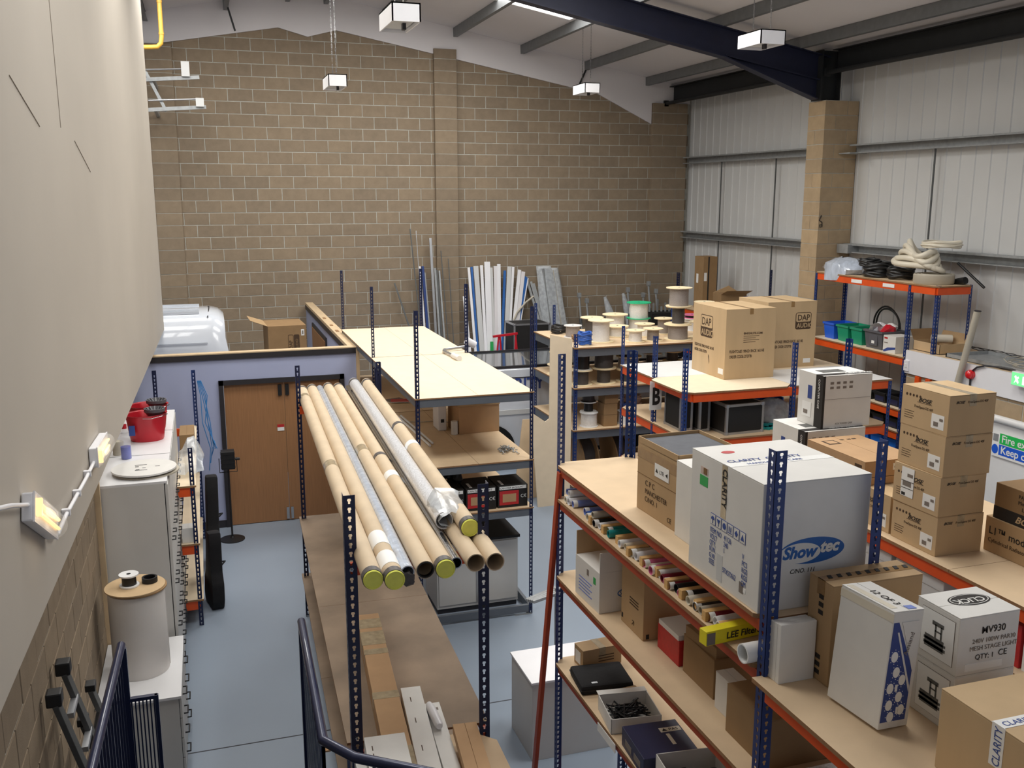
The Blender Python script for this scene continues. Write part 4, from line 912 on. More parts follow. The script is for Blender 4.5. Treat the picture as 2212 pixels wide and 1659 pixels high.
# ---- leaning MDF offcuts
mb_ = thing('board_offcut', 'tall notched chipboard offcut leaning on the reel shelving', 'board', (4.67, 12.55, 0)); b = MB()
pl = [(-.22, 0), (.28, 0), (.36, 2.44), (.02, 2.52), (-.02, 1.30), (-.08, 1.26), (-.30, 1.42)]
b.prism(pl, 'Y', 0, .016); b.xf(Matrix.Rotation(math.radians(-4), 4, 'X')); o = b.build('board', 'mdf_pale', mb_)
m2 = thing('board_offcut', 'shorter chipboard offcut leaning behind the notched one', 'board', (4.62, 13.0, 0)); MB().prism([(-.40, 0), (-.02, 0), (-.10, 1.2), (-.22, 1.2)], 'Y', 0, .016).xf(Matrix.Rotation(math.radians(-5), 4, 'X')).build('board', 'mdf', m2)
ss = thing('metal_stands', 'bundle of grey metal stand legs on the floor beside the rack', 'stands', (2.95, 7.75, 0))
for k in range(4): MB().bar((-.28, -.1 + .06 * k, .86 - .02 * k), (.3, .05 * k, .93), .03, .03).build('leg_tube', 'galv', ss, bevel=.006)
MB().cyl((.0, 0, 0), (.0, 0, .92), .03, 10).build('stem', 'galv', ss)
# ---- vehicles
v1 = thing('white_van', 'white van with ribbed roof behind the blue partition', 'van', (-1.4, 15.75, 0)); b = MB(); secs = []
sec = [(-.92, .35), (-.94, 1.2), (-.93, 1.75), (-.88, 2.1), (-.80, 2.45), (-.72, 2.62), (-.60, 2.70), (0, 2.74), (.60, 2.70), (.72, 2.62), (.80, 2.45), (.92, 1.75), (.92, .35)]
xs = [(-2.4, 0, 1), (1.45, 0, 1), (1.58, -.03, .985), (1.66, -.10, .95)]; ns = len(sec)
for x, dz, sc in xs: b.v += [((x if z > 2.3 else x + (2.7 - z) * (.10 if x > 1 else 0)), y * sc, z + (dz if z > 2 else 0)) for y, z in sec]
for i in range(len(xs) - 1): b.f += [(i * ns + k, i * ns + k + 1, (i + 1) * ns + k + 1, (i + 1) * ns + k) for k in range(ns - 1)]
b.f += [tuple(range(ns))[::-1], tuple(range((len(xs) - 1) * ns, len(xs) * ns))]; b.build('body', 'van_white', v1, smooth=True)
for k in range(8): MB().bar((-2.3, -.56 + .16 * k, 2.725), (1.3, -.56 + .16 * k, 2.725), .03, .03).build('roof_rib', 'van_white', v1)
for z in (2.30, 2.02, 1.62): MB().bar((-2.3, -.865 - (2.3 - z) * .12, z), (1.4, -.865 - (2.3 - z) * .12, z), .02, .02).build('side_crease', 'van_white', v1)
MB().tube([(1.42, -.70, 2.67), (1.45, 0, 2.755), (1.42, .70, 2.67)], .008, 6).build('roof_seam', 'trim_dark', v1)
for x in (-1.7, .9):
    for y in (-.85, .85): MB().cyl((x, y - .1, .33), (x, y + .1, .33), .33, 24).build('wheel', 'rubber', v1, smooth=True)
cx = carton('cardboard_box', 'large brown carton with a sideways logo behind the blue partition', 'box', (.92, 15.5, 0), (.60, .8, 2.43), 'card_dark', 2, flaps=False); D = dims(cx)
MB().add([(-.30, -.4, 2.425), (-.30, .4, 2.425), (-.56, .35, 2.52), (-.56, -.35, 2.52)], [(0, 1, 2, 3)]).add([(-.30, -.4, 2.43), (-.30, .4, 2.43), (-.56, .35, 2.525), (-.56, -.35, 2.525)], [(3, 2, 1, 0)]).build('open_flap', 'card', cx)
MB().box(-.56, -.545, -.38, -.30, 1.6, 2.40).build('side_flap', 'card_dark', cx) if 0 else None
decal(cx, '-Y', D, .40, 2.02, 0, 0, 'ink_brown', 'logo_panel', poly=rrect(.09, .26, .02), lift=0); decal(cx, '-Y', D, .31, 2.02, 0, 0, 'ink_brown', 'logo_frame', poly=rrect(.085, .26, .02)); decal(cx, '-Y', D, .318, 2.03, 0, 0, 'card_dark', 'logo_field', poly=rrect(.07, .24, .015), lift=.0012); lettering(cx, 'DAP', '-Y', D, .375, 2.05, .07, 'ink_brown', rot=90, lift=.003, bold=.002); lettering(cx, 'AUDIO', '-Y', D, .465, 2.035, .055, 'card_dark', rot=90, lift=.003)
decal(cx, '-Y', D, .52, 2.26, .05, .10, 'paper', 'label'); decal(cx, '-Y', D, .535, 2.28, .02, .06, 'ink_grey', 'barcode', lift=.002)
v2 = thing('white_van', 'small white van with dark roof and blue lettering behind the racks', 'van', (5.7, 15.45, 0)); b = MB()
sc2 = [(-.80, .25), (-.84, .9), (-.80, 1.30), (-.80, 1.66), (-.74, 1.70), (.74, 1.70), (.80, 1.66), (.80, 1.30), (.84, .9), (.80, .25)]; ns = len(sc2)
for x in (-2.25, 2.2): b.v += [(x, y, z) for y, z in sc2]
b.f += [(k, k + 1, ns + k + 1, ns + k) for k in range(ns - 1)] + [tuple(range(ns))[::-1], tuple(range(ns, 2 * ns))]; b.build('body', 'van_white', v2, smooth=True, bevel=.03)
MB().box(-2.1, 2.1, -.70, .70, 1.70, 1.715).build('roof_panel', 'van_glass', v2, bevel=.004); MB().box(-2.2, 2.15, -.785, -.76, 1.69, 1.72).build('roof_rail', 'trim_dark', v2); MB().box(-2.2, 2.15, .68, .72, 1.71, 1.74).build('roof_rail', 'trim_dark', v2)
MB().box(-2.2, 2.2, -.86, -.84, .92, 1.0).build('body_moulding', 'cladding', v2); MB().box(-2.2, 2.2, -.815, -.79, 1.52, 1.535).build('panel_gap', 'trim_dark', v2)
b = MB().cyl((-1.35, -.86, .34), (-1.35, -.6, .34), .42, 28); b.build('wheel_arch', 'void', v2); MB().cyl((-1.35, -.88, .31), (-1.35, -.66, .31), .31, 28).build('wheel', 'rubber', v2, smooth=True); MB().cyl((1.3, -.88, .31), (1.3, -.66, .31), .31, 28).build('wheel', 'rubber', v2, smooth=True)
for x in (-1.35, 1.3): MB().cyl((x, .66, .31), (x, .88, .31), .31, 28).build('wheel', 'rubber', v2, smooth=True)
lettering(v2, 'CLARITY', '-Y', (4.5, 1.62, 1.7), .86, 1.33, .27, 'print_navy', sx=.92, lift=.004, bold=.006); lettering(v2, 'sound and light', '-Y', (4.5, 1.64, 1.7), 1.0, 1.20, .07, 'ink_grey', lift=.004) if 0 else None
# ---- long stock leaning on the back wall: each length is one thing
def lean(name, label, cat, x0, z0, x1, z1, w, t, m, group, yb=18.3, yt=18.78):
    o = thing(name, label, cat, (x0, yb, z0), 0, group); MB().bar((0, 0, 0), (x1 - x0, yt - yb, z1 - z0), w, t, up=(0, 1, 0)).build('length', m, o, bevel=.003); return o
WT = [(5.10, 5.03, 2.45, .06, 'white_gloss'), (5.20, 5.13, 3.03, .05, 'white_gloss'), (5.24, 5.19, 3.04, .045, 'print_blue'), (5.33, 5.28, 3.06, .10, 'cladding'), (5.38, 5.40, 3.07, .06, 'white_gloss'), (5.44, 5.52, 3.14, .12, 'white_gloss'), (5.52, 5.60, 3.02, .07, 'cladding'), (5.56, 5.70, 3.05, .08, 'white_lining'), (5.62, 5.77, 3.09, .07, 'white_gloss'), (5.60, 5.90, 2.95, .05, 'print_blue'), (5.66, 6.00, 3.03, .09, 'cladding'), (5.72, 6.08, 3.02, .05, 'white_gloss'), (5.70, 6.22, 2.96, .07, 'white_gloss'), (5.76, 6.30, 2.92, .08, 'white_lining'), (5.62, 6.34, 2.82, .05, 'print_blue'), (5.66, 6.37, 2.80, .05, 'print_blue'), (5.70, 6.40, 2.78, .03, 'white_gloss')]
od = ['leftmost', 'second', 'third', 'fourth', 'fifth', 'sixth', 'seventh', 'eighth', 'ninth', 'tenth', 'eleventh', 'twelfth', 'thirteenth', 'fourteenth', 'fifteenth', 'sixteenth', 'rightmost']
for i, (a, c, z, w, m) in enumerate(WT):
    o = lean('trunking_length', '%s length of %s plastic trunking from the left, leaning on the block wall' % (od[i], 'blue' if m == 'print_blue' else 'white'), 'trunking', a, .05, c, z, w, .03, m, 'plastic trunking lengths leaning on the wall', 18.15 + .012 * (i % 5), 18.75)
    if i in (5, 8): MB().bar((.05, .28 if 0 else .17, 1.15), (.06, .22, 1.5), .06, .034, up=(0, 1, 0)).build('sticker', 'green_sticker' if i == 5 else 'lilac', o)
SC = [(4.18, 4.12, 3.08, .035, 'white_gloss', 'white'), (4.24, 4.18, 3.08, .05, 'post_blue', 'perforated blue'), (4.30, 4.22, 2.95, .03, 'galv', 'grey'), (4.38, 4.345, 3.63, .05, 'alu', 'tall bright'), (4.46, 4.43, 3.03, .04, 'galv', 'grey'), (4.52, 4.47, 3.0, .04, 'galv_dark', 'dark grey'), (4.58, 4.52, 2.98, .035, 'galv', 'grey'), (4.66, 4.56, 3.38, .018, 'galv_dark', 'thin dark'), (4.74, 4.71, 3.22, .018, 'galv_dark', 'thin dark'), (4.16, 3.94, 3.82, .022, 'galv_dark', 'very tall thin dark'), (4.14, 4.06, 3.78, .014, 'alu', 'very thin bright')]
for i, (a, c, z, w, m, nm) in enumerate(SC): lean('metal_length', '%s metal length, %s in the bundle left of the trunking' % (nm, od[i]), 'metal bar', a, .05, c, z, w, w * .8, m, 'metal lengths leaning on the wall', 18.2 + .01 * (i % 4), 18.76)
lean('metal_length', 'dark metal bar leaning steeply alone on the block wall', 'metal bar', 4.30, .3, 3.62, 2.75, .03, .02, 'galv_dark', 'metal lengths leaning on the wall', 18.3, 18.85)
for i, (a, c, z) in enumerate(((6.95, 6.42, 2.72), (6.99, 6.50, 2.70), (7.02, 6.56, 2.66))): lean('metal_length', '%s grey channel leaning left between trunking and plastic-wrapped bundle' % od[i], 'metal bar', a, .5, c, z, .05, .03, 'galv', 'metal lengths leaning on the wall', 18.3, 18.85)
def wrapped(label, x0, x1, z1, r, m):
    t = thing('wrapped_bundle', label, 'bundle', (x0, 18.35, .1), 0, 'plastic wrapped bundles'); b = MB(); n = 12; m_ = 9
    for i in range(m_):
        f = i / (m_ - 1)
        for k in range(n):
            a = 2 * math.pi * k / n; rr = r * random.uniform(.86, 1.12) * (.85 if i in (0, m_ - 1) else 1); b.v.append(((x1 - x0) * f + rr * math.cos(a) * 1.2, .45 * f + rr * math.sin(a) * .6, (z1 - .1) * f))
    b.f += [(i * n + k, i * n + (k + 1) % n, (i + 1) * n + (k + 1) % n, (i + 1) * n + k) for i in range(m_ - 1) for k in range(n)]; b.build('wrap', 'polythene', t, smooth=True)
    MB().bar((0, 0, 0), (x1 - x0, .45, z1 - .15), r * 1.3, r * .7).build('contents', m, t); 
    for f in (.45,): MB().cyl(((x1 - x0) * f, .45 * f, (z1 - .1) * f), ((x1 - x0) * (f + .01), .45 * f, (z1 - .1) * (f + .02)), r * 1.15, 14).build('band', 'polythene', t)
wrapped('broad grey bundle in clear polythene leaning on the block wall', 7.05, 6.78, 3.02, .16, 'galv'); wrapped('narrower brown-cored bundle in clear polythene beside the broad one', 7.30, 6.99, 2.98, .09, 'hose_grey')
bc = thing('bent_strip', 'curved grey plastic strip in front of the leaning trunking', 'strip', (5.9, 18.2, 0)); MB().tube([(-.1, .2, .6), (-.04, .25, 1.4), (.05, .3, 1.8), (.2, .35, 2.1), (.40, .38, 2.30), (.58, .40, 2.42)], .02, 8).build('strip', 'hose_grey', bc, smooth=True)
rt = thing('trestle', 'red metal trestle frame in front of the trunking', 'trestle', (5.5, 17.55, 0)); MB().bar((-.22, 0, 1.78), (.28, 0, 1.82), .05, .04).build('top_bar', 'red_plastic', rt)
for a, c in ((-.3, -.1), (.05, -.08), (.15, .25), (.42, .24)): MB().cyl((a, 0, 0), (c, 0, 1.8), .018, 8).build('leg', 'red_plastic', rt)
def flight(label, x, y, z, w, d, h, rz=0, group='black flight cases', cat='flight case'):
    t = thing('flight_case', label, cat, (x + w / 2, y + d / 2, z), rz, group); e = .03
    MB().box(-w / 2 + .004, w / 2 - .004, -d / 2 + .004, d / 2 - .004, .004, h - .004).build('shell', 'black_board', t)
    for sx in (-1, 1):
        for sy in (-1, 1): MB().box(*sorted((sx * w / 2, sx * (w / 2 - e))), *sorted((sy * d / 2, sy * (d / 2 - e))), 0, h).build('edge_angle', 'alu', t)
    for zz in (0, h - e):
        for sy in (-1, 1): MB().box(-w / 2, w / 2, *sorted((sy * d / 2, sy * (d / 2 - e))), zz, zz + e).build('edge_angle', 'alu', t)
        for sx in (-1, 1): MB().box(*sorted((sx * w / 2, sx * (w / 2 - e))), -d / 2, d / 2, zz, zz + e).build('edge_angle', 'alu', t)
        for sx in (-1, 1):
            for sy in (-1, 1): MB().lathe([(.0, -.005), (.028, -.005), (.033, .012), (.028, e + .005), (0, e + .005)], 10, (sx * (w / 2 - .018), sy * (d / 2 - .018), zz)).build('ball_corner', 'alu', t, smooth=True)
    return t
flight('large black flight case with aluminium edges behind the red trestle', 5.78, 17.75, 0, .75, .6, 1.97, group='flight cases')
MB()
# ---- lighting stands and clamps standing on the floor before the block wall
for i, (x, z, lab) in enumerate(((7.55, 2.42, 'leftmost grey lighting stand before the block wall'), (7.72, 2.30, 'second grey lighting stand before the block wall'), (8.66, 2.50, 'thin grey lighting stand behind the green reel'), (9.02, 2.38, 'grey lighting stand left of the tall one'), (9.14, 2.62, 'tallest grey lighting stand near the corner'), (9.32, 2.45, 'rightmost grey lighting stand near the corner'))):
    t = thing('lighting_stand', lab, 'stand', (x, 18.2, 0), 0, 'lighting stands by the block wall')
    MB().cyl((0, 0, .2), (-.1, .3, z), .022, 10).build('pole', 'galv', t, smooth=True); MB().cyl((-.06, .18, z * .55), (-.08, .24, z * .8), .032, 10).build('sleeve', 'galv_dark', t, smooth=True)
    MB().box(-.13, -.06, .26, .34, z - .05, z + .05).build('clamp', 'galv', t, bevel=.01)
    for a in (0, 120, 240): MB().cyl((0, 0, .35), (.3 * math.cos(math.radians(a)), .3 * math.sin(math.radians(a)), 0.01), .012, 8).build('leg', 'galv_dark', t)
for i, (x, z, lab) in enumerate(((8.0, 2.36, 'drooping grey plastic-wrapped bar left of the green reel'), (8.42, 2.42, 'lumpy plastic-wrapped bar behind the green reel'))):
    t = thing('wrapped_bar', lab, 'bundle', (x + .15, 18.3, 0)); MB().tube([(.1, 0, .0), (.08, .1, 1.2), (.05, .2, 1.9), (0, .25, 2.1), (-.08, .28, z)], [.05, .06, .10, .08, .03], 10).build('wrap', 'polythene', t, smooth=True); MB().cyl((.1, 0, 0), (0, .26, z - .2), .03, 8).build('bar', 'galv', t)
fs_ = thing('clamp_box', 'dark heap of lighting clamps on a stand before the block wall', 'clamps', (9.1, 17.6, 0)); MB().box(-.5, .35, -.2, .25, 0, 2.12).build('chest', 'black_board', fs_)
for k in range(9): MB().bar((-.45 + .09 * k, .02, 2.12), (-.43 + .09 * k, .06, 2.22 + .08 * (k % 3)), .04, .04).build('clamp', 'galv_dark', fs_)
lc_ = tag(MB().prism([(9.68, 2.28), (9.98, 2.28), (10.05, 3.30), (9.80, 3.34)], 'Y', 16.9, 17.3).build('tall_carton', 'card_dark'), 'tall flat carton leaning on the white cladding', 'box') if 0 else None
tc = carton('tall_carton', 'tall narrow brown carton with dark stripe against the white cladding', 'box', (9.26, 16.55, 2.28), (.30, .35, 1.02), 'card_dark', flaps=False); D = dims(tc); decal(tc, '-Y', D, .10, 0, .03, 1.02, 'ink', 'black_strap'); decal(tc, '-Y', D, .02, .55, .06, .16, 'paper', 'label'); decal(tc, '-X', D, .08, .5, .08, .18, 'paper', 'label')
ob = carton('open_carton', 'open brown carton with raised flaps on the distant rack', 'box', (9.06, 15.5, 2.28), (.50, .4, .40), 'card_dark', -8, flaps=False)
MB().add([(-.25, -.2, .40), (.25, -.2, .40), (.31, -.33, .47), (-.19, -.33, .47)], [(0, 1, 2, 3)]).add([(-.25, -.2, .403), (.25, -.2, .403), (.31, -.33, .473), (-.19, -.33, .473)], [(3, 2, 1, 0)]).build('flap', 'card', ob); MB().prism([(-.25, .40), (.25, .40), (.05, .52)], 'Y', .18, .2).build('flap', 'card', ob)
ln = thing('boxed_lantern', 'small dark lantern lying on the distant rack beside the open carton', 'light', (9.2, 15.2, 2.28)); MB().lathe([(.0, 0), (.11, .01), (.12, .08), (.09, .16), (.0, .17)], 14, (-.02, 0, 0)).build('lamp_body', 'black_plastic', ln, smooth=True); MB().box(.08, .38, -.1, .1, 0, .13).build('ballast', 'navy_bin', ln)
# ---- cable reels
R = [('a', 5.68, 13.2, .20, .33, .13, 'wood_reel', 'cable_white', 'white cable reel standing alone at the front left of the reel shelf'), ('b', 6.38, 14.25, .21, .27, .15, 'wood_reel', 'cable_white', 'wide pale reel with torn paper at the back of the reel shelf'), ('c', 5.95, 14.2, .19, .24, .11, 'wood_reel', 'cable_dark', 'wooden reel behind the front white reel, left back'), ('d', 5.44, 13.75, .14, .19, .11, 'melamine', 'cable_grey', 'small grey reel with white rim beside the blue coil'), ('g', 6.17, 13.02, .145, .18, .10, 'wood_reel', 'cable_white', 'small white reel at the front edge beside the blue post'), ('h', 6.48, 13.05, .155, .19, .09, 'wood_reel', 'cable_grey', 'small grey cable reel at the front edge, right of the white one'), ('p', 6.14, 13.62, .18, .17, .13, 'wood_reel', 'cable_white', 'low white reel in the middle of the shelf, left of the green reel'), ('i0', 6.80, 14.25, .175, .18, .16, 'melamine', 'cable_white', 'white drum under the green reel'), ('k', 6.56, 13.52, .16, .20, .11, 'wood_reel', 'cable_white', 'pale reel behind the small grey reel, left of the tall stack'), ('k2', 6.98, 13.68, .16, .25, .10, 'wood_reel', 'cable_grey', 'reel half hidden behind the tall grey stack'), ('j0', 6.90, 13.05, .215, .24, .15, 'wood_reel', 'cable_grey', 'wide grey reel at the bottom of the tall stack'), ('m0', 7.36, 13.10, .215, .25, .13, 'wood_reel', 'cable_grey', 'wide wooden reel at the front beside the brown carton'), ('n', 7.60, 13.9, .17, .20, .14, 'melamine', 'cable_white', 'white coil reel with pink flange at the back right'), ('o', 7.95, 13.3, .20, .30, .12, 'wood_reel', 'cable_grey', 'reel behind the brown carton at the right end of the shelf')]
for k, x, y, r, h, rb, fm, cm, lab in R: reel(lab, x, y, 2.30, r, h, rb, fm, cm)
reel('green flanged reel of white cable on the white drum', 6.80, 14.25, 2.48, .20, .27, .15, 'green_reel', 'cable_white', rag=.05)
reel('narrow dark grey reel in the middle of the tall stack', 6.90, 13.05, 2.54, .19, .27, .095, 'wood_reel', 'cable_dark'); reel('grey reel on top of the tall stack', 6.90, 13.05, 2.81, .20, .29, .145, 'wood_reel', 'cable_grey')
reel('pale reel standing on the wide wooden reel beside the brown carton', 7.38, 13.12, 2.55, .16, .31, .095, 'wood_reel', 'cable_grey'); reel('pink flanged reel on the white coil reel', 7.60, 13.9, 2.50, .15, .06, .11, 'pink', 'cable_black')
def coil(label, x, y, z, r, n, rr, m, group, cat='cable coil', sq=.5, name='cable_coil', tilt=0):
    t = thing(name, label, cat, (x, y, z), random.uniform(0, 180), group)
    if tilt: t.rotation_euler.x = math.radians(tilt)
    for k in range(n):
        a0 = random.random() * 6.28; dr = random.uniform(-.12, .12) * r; dz = rr * 1.65 + sq * 2 * rr * k
        MB().tube([((r + dr) * math.cos(a0 + 2 * math.pi * j / 24), (r + dr * .7) * math.sin(a0 + 2 * math.pi * j / 24), dz + rr * .6 * math.sin(j * .8 + k)) for j in range(24)], rr, 8, closed=True).build('turn', m, t, smooth=True)
    return t
coil('blue cable coil at the left end of the reel shelf', 5.33, 12.98, 2.30, .09, 9, .014, 'blue_cable', 'cable coils on the reel shelf', sq=.7); coil('loose grey-white cable coil behind the front white reel', 5.86, 13.62, 2.30, .10, 9, .013, 'cable_white', 'cable coils on the reel shelf', sq=.8); coil('black ring coil at the far left back of the reel shelf', 5.38, 14.2, 2.30, .12, 6, .014, 'cable_black', 'cable coils on the reel shelf', sq=.7); coil('brown cable coil beside the blue one', 5.36, 13.32, 2.30, .09, 5, .012, 'card_dark', 'cable coils on the reel shelf', sq=.7)
reel('dark reel at the left on the second shelf', 5.28, 12.98, 1.70, .17, .23, .11, 'wood_reel', 'cable_dark'); reel('dark reel stacked on the left reel of the second shelf', 5.30, 13.0, 1.93, .14, .22, .11, 'melamine', 'cable_black', tilt=0)
reel('middle dark reel on the second shelf', 5.66, 13.02, 1.70, .185, .23, .10, 'wood_reel', 'cable_dark'); reel('tall dark reel on the middle reel of the second shelf', 5.66, 13.02, 1.93, .19, .25, .14, 'wood_reel', 'cable_dark')
reel('right lower wooden reel on the second shelf', 6.07, 13.02, 1.70, .19, .19, .13, 'wood_reel', 'cable_dark'); reel('wooden reel with loose grey cable on the second shelf', 6.07, 13.02, 1.89, .195, .20, .155, 'wood_reel', 'cable_grey', rag=.06); reel('small dark reel at the top of the right stack on the second shelf', 6.07, 13.05, 2.09, .14, .08, .12, 'black_plastic', 'cable_dark')
for i, (x, y) in enumerate(((6.55, 13.2), (6.95, 13.3), (7.35, 13.1), (7.75, 13.3), (8.2, 13.2))):
    reel('dim reel number %s from the left beyond the posts on the second shelf' % ('one', 'two', 'three', 'four', 'five')[i], x, y, 1.70, .15, .22, .09, 'wood_reel', 'cable_dark')
    if i < 3: reel('dim pale-rimmed reel stacked %s on the second shelf beyond the posts' % ('first', 'second', 'third')[i], x, y, 1.92, .15, .16, .09, 'melamine' if i == 0 else 'wood_reel', 'cable_dark')
for i, (z, r) in enumerate(((1.70, .14), (1.86, .11))): reel(('lower', 'upper')[i] + ' purple cable reel at the left end of the second shelf', 5.22, 13.9, z, r, .16 if i == 0 else .20, .07, 'wood_reel', 'purple')
t = reel('white cable reel at the front of the third shelf', 5.40, 12.95, 1.06, .14, .22, .12, 'melamine', 'cable_white', rag=.04); reel('clear-spooled white reel on the front reel of the third shelf', 5.40, 12.97, 1.28, .125, .16, .07, 'melamine', 'cable_black'); reel('small dark reel at the top left of the third shelf', 5.40, 12.97, 1.44, .11, .12, .09, 'black_plastic', 'cable_dark')
for i in range(3): carton('cardboard_box', ('bottom', 'middle', 'top')[i] + ' of three small brown boxes stacked on the third shelf', 'box', (5.60 + .01 * (i == 2), 12.84, 1.06 + .175 * i), (.22, .25, .173), 'card_dark', group='small boxes stacked on the third shelf')
reel('fat white reel under the blue tape on the third shelf', 6.02, 12.95, 1.06, .14, .20, .13, 'melamine', 'cable_white', rag=.03); bl = tag(MB().lathe([(.075, 0), (.075, .10), (.06, .11), (.0, .11)], 18).build('blue_tape_roll', 'ink_blue', smooth=True), 'blue tape roll on the fat white reel of the third shelf', 'tape'); bl.location = (6.02, 12.95, 1.26)
coil('pale orange cable coil hanging at the back of the third shelf', 6.25, 13.3, 1.06, .15, 14, .014, 'pink_sticker', 'coils on the third shelf', sq=.9); coil('grey cable coil behind the posts on the third shelf', 6.7, 13.1, 1.06, .13, 10, .014, 'cable_grey', 'coils on the third shelf', sq=.9)
for i, x in enumerate((5.45, 6.0)):
    t = thing('large_reel', ('left', 'right')[i] + ' large dark reel standing on edge under the third shelf', 'cable reel', (x, 13.3, .57), 0, 'large reels under the shelving'); t.rotation_euler = (0, math.radians(80), 0)
    for zz in (-.12, .12): MB().lathe([(.03, zz), (.35, zz), (.35, zz + .02), (.03, zz + .02)], 28).build('flange', 'card_dark', t, smooth=True)
    MB().lathe([(.22, -.11), (.22, .12)], 24).build('cable_winding', 'cable_dark', t, smooth=True)
# ================================================================ RIGHT SIDE
# ---- main rack, top deck
cpc = carton('open_carton', 'worn brown carton with grey foam in its open top on the main rack', 'box', (2.335, 4.36, 2.71), (.40, .46, .40), 'card', 2, flaps=False); D = dims(cpc)
b = MB()
for x0, x1, y0, y1 in ((-.20, -.195, -.23, .23), (.195, .20, -.23, .23), (-.20, .20, -.23, -.225), (-.20, .20, .225, .23)): b.box(x0, x1, y0, y1, .39, .43)
b.build('raised_rim', 'card', cpc); MB().box(-.19, .19, -.22, .22, .40, .412).build('foam_sheet', 'foam_grey', cpc)
decal(cpc, '-X', D, .0, .31, .46, .06, 'tape_brown', 'tape'); decal(cpc, '-X', D, .0, .215, .46, .003, 'card_in', 'crease'); decal(cpc, '-X', D, .21, .25, .16, .075, 'paper', 'label', lift=.002)
lettering(cpc, '▲  LTE  ◄', '-X', D, .22, .275, .03, 'ink', lift=.004); lettering(cpc, 'C P C', '-X', D, .10, .165, .045, 'ink_brown', lift=.002); lettering(cpc, 'MANCHESTER', '-X', D, .10, .118, .042, 'ink_brown', lift=.002, sx=.95); lettering(cpc, 'C/NO. 1', '-X', D, .10, .072, .042, 'ink_brown', lift=.002); lettering(cpc, 'CE', '-X', D, .36, .03, .04, 'ink_brown', lift=.002)
nb = carton('carton', 'narrow white carton wedged between the brown carton and the big white box', 'box', (2.315, 3.99, 2.71), (.40, .35, .415), 'white_card', 0); D = dims(nb)
decal(nb, '-X', D, .20, .10, .05, .18, 'ink_blue', 'printed_text'); 
sh = carton('carton', 'very large white carton with a blue oval logo on the main rack', 'box', (2.20, 3.345, 2.71), (.545, .625, .585), 'white_card', 0, seam='X'); D = dims(sh)
decal(sh, '-Y', D, 0, 0, 0, 0, 'print_blue', 'logo_oval', poly=ell(.165, .060, 36, .260, .262)); decal(sh, '-Y', D, 0, 0, 0, 0, 'white_card', 'logo_field', poly=ell(.105, .046, 32, .197, .256), lift=.0012); lettering(sh, 'Show', '-Y', D, .108, .236, .075, 'print_blue', lift=.003, shear=.25, bold=.003); lettering(sh, 'tec', '-Y', D, .297, .250, .075, 'white_card', lift=.003, shear=.25, bold=.003); lettering(sh, 'C/NO. 111', '-Y', D, .15, .165, .028, 'ink', lift=.002, shear=.2)
for i, ic in enumerate(('▲', '♥', '◎', '⇧', '◇', '♻')):
    decal(sh, '-X', D, .20 + .052 * i, .270 - .0 * i, .046, .055, 'ink_blue', 'icon_frame'); decal(sh, '-X', D, .203 + .052 * i, .273, .040, .049, 'white_card', 'icon_field', lift=.0012)
decal(sh, '-X', D, 0, 0, 0, 0, 'ink_blue', 'umbrella_icon', poly=[(.208, .297), (.238, .297), (.236, .307), (.223, .315), (.210, .307)], lift=.003); decal(sh, '-X', D, .221, .278, .003, .02, 'ink_blue', 'umbrella_icon', lift=.003); decal(sh, '-X', D, 0, 0, 0, 0, 'ink_blue', 'glass_icon', poly=[(.262, .312), (.288, .312), (.280, .295), (.270, .295)], lift=.003); decal(sh, '-X', D, .2735, .279, .003, .017, 'ink_blue', 'glass_icon', lift=.003); decal(sh, '-X', D, 0, 0, 0, 0, 'ink_blue', 'globe_icon', poly=ell(.014, .015, 14, .327, .298), lift=.003)
for dx in (.367, .382): decal(sh, '-X', D, dx, .288, .005, .024, 'ink_blue', 'arrow_icon', lift=.003)
decal(sh, '-X', D, .363, .281, .030, .003, 'ink_blue', 'arrow_icon', lift=.003); decal(sh, '-X', D, 0, 0, 0, 0, 'ink_blue', 'care_icon', poly=[(.431, .283), (.444, .298), (.431, .313), (.418, .298)], lift=.003); decal(sh, '-X', D, 0, 0, 0, 0, 'ink_blue', 'recycle_icon', poly=[(.470, .284), (.496, .284), (.483, .312)], lift=.003)
for i, (a, c, e) in enumerate((('ITEM NO', '41126', ''), ('VOLT', '240', 'V'), ('QTY.', '1', 'PCS'), ('N.W.', '', 'KGS'), ('G.W.', '', 'KGS'), ('SIZE.', '57X57X62', 'CM'))):
    v = .232 - .031 * i; lettering(sh, a, '-X', D, .20, v, .036, 'ink_blue', sx=.72, lift=.002)
    if c: lettering(sh, c, '-X', D, .325, v, .036, 'ink_blue', sx=.72, lift=.002)
    if e: lettering(sh, e, '-X', D, .485, v, .036, 'ink_blue', sx=.72, lift=.002)
decal(sh, '-X', D, .285, .33, .045, .25, 'tape_clear', 'paper_tape'); lettering(sh, 'CLARITY', '-X', D, .295, .565, .055, 'ink', rot=-90, lift=.003, sx=.85, bold=.001)
decal(sh, '-X', D, .085, .43, .075, .05, 'green_sticker', 'green_sticker'); decal(sh, '-X', D, .09, .487, .07, .035, 'pink_sticker', 'bar_sticker'); decal(sh, '-X', D, .12, .49, .03, .03, 'card_in', 'barcode', lift=.002); decal(sh, '-X', D, .27, .02, .05, .13, 'cladding', 'tape'); decal(sh, '-X', D, .47, .04, .035, .05, 'ink_grey', 'scuff'); decal(sh, '-X', D, .505, .05, .02, .02, 'paper', 'scuff')
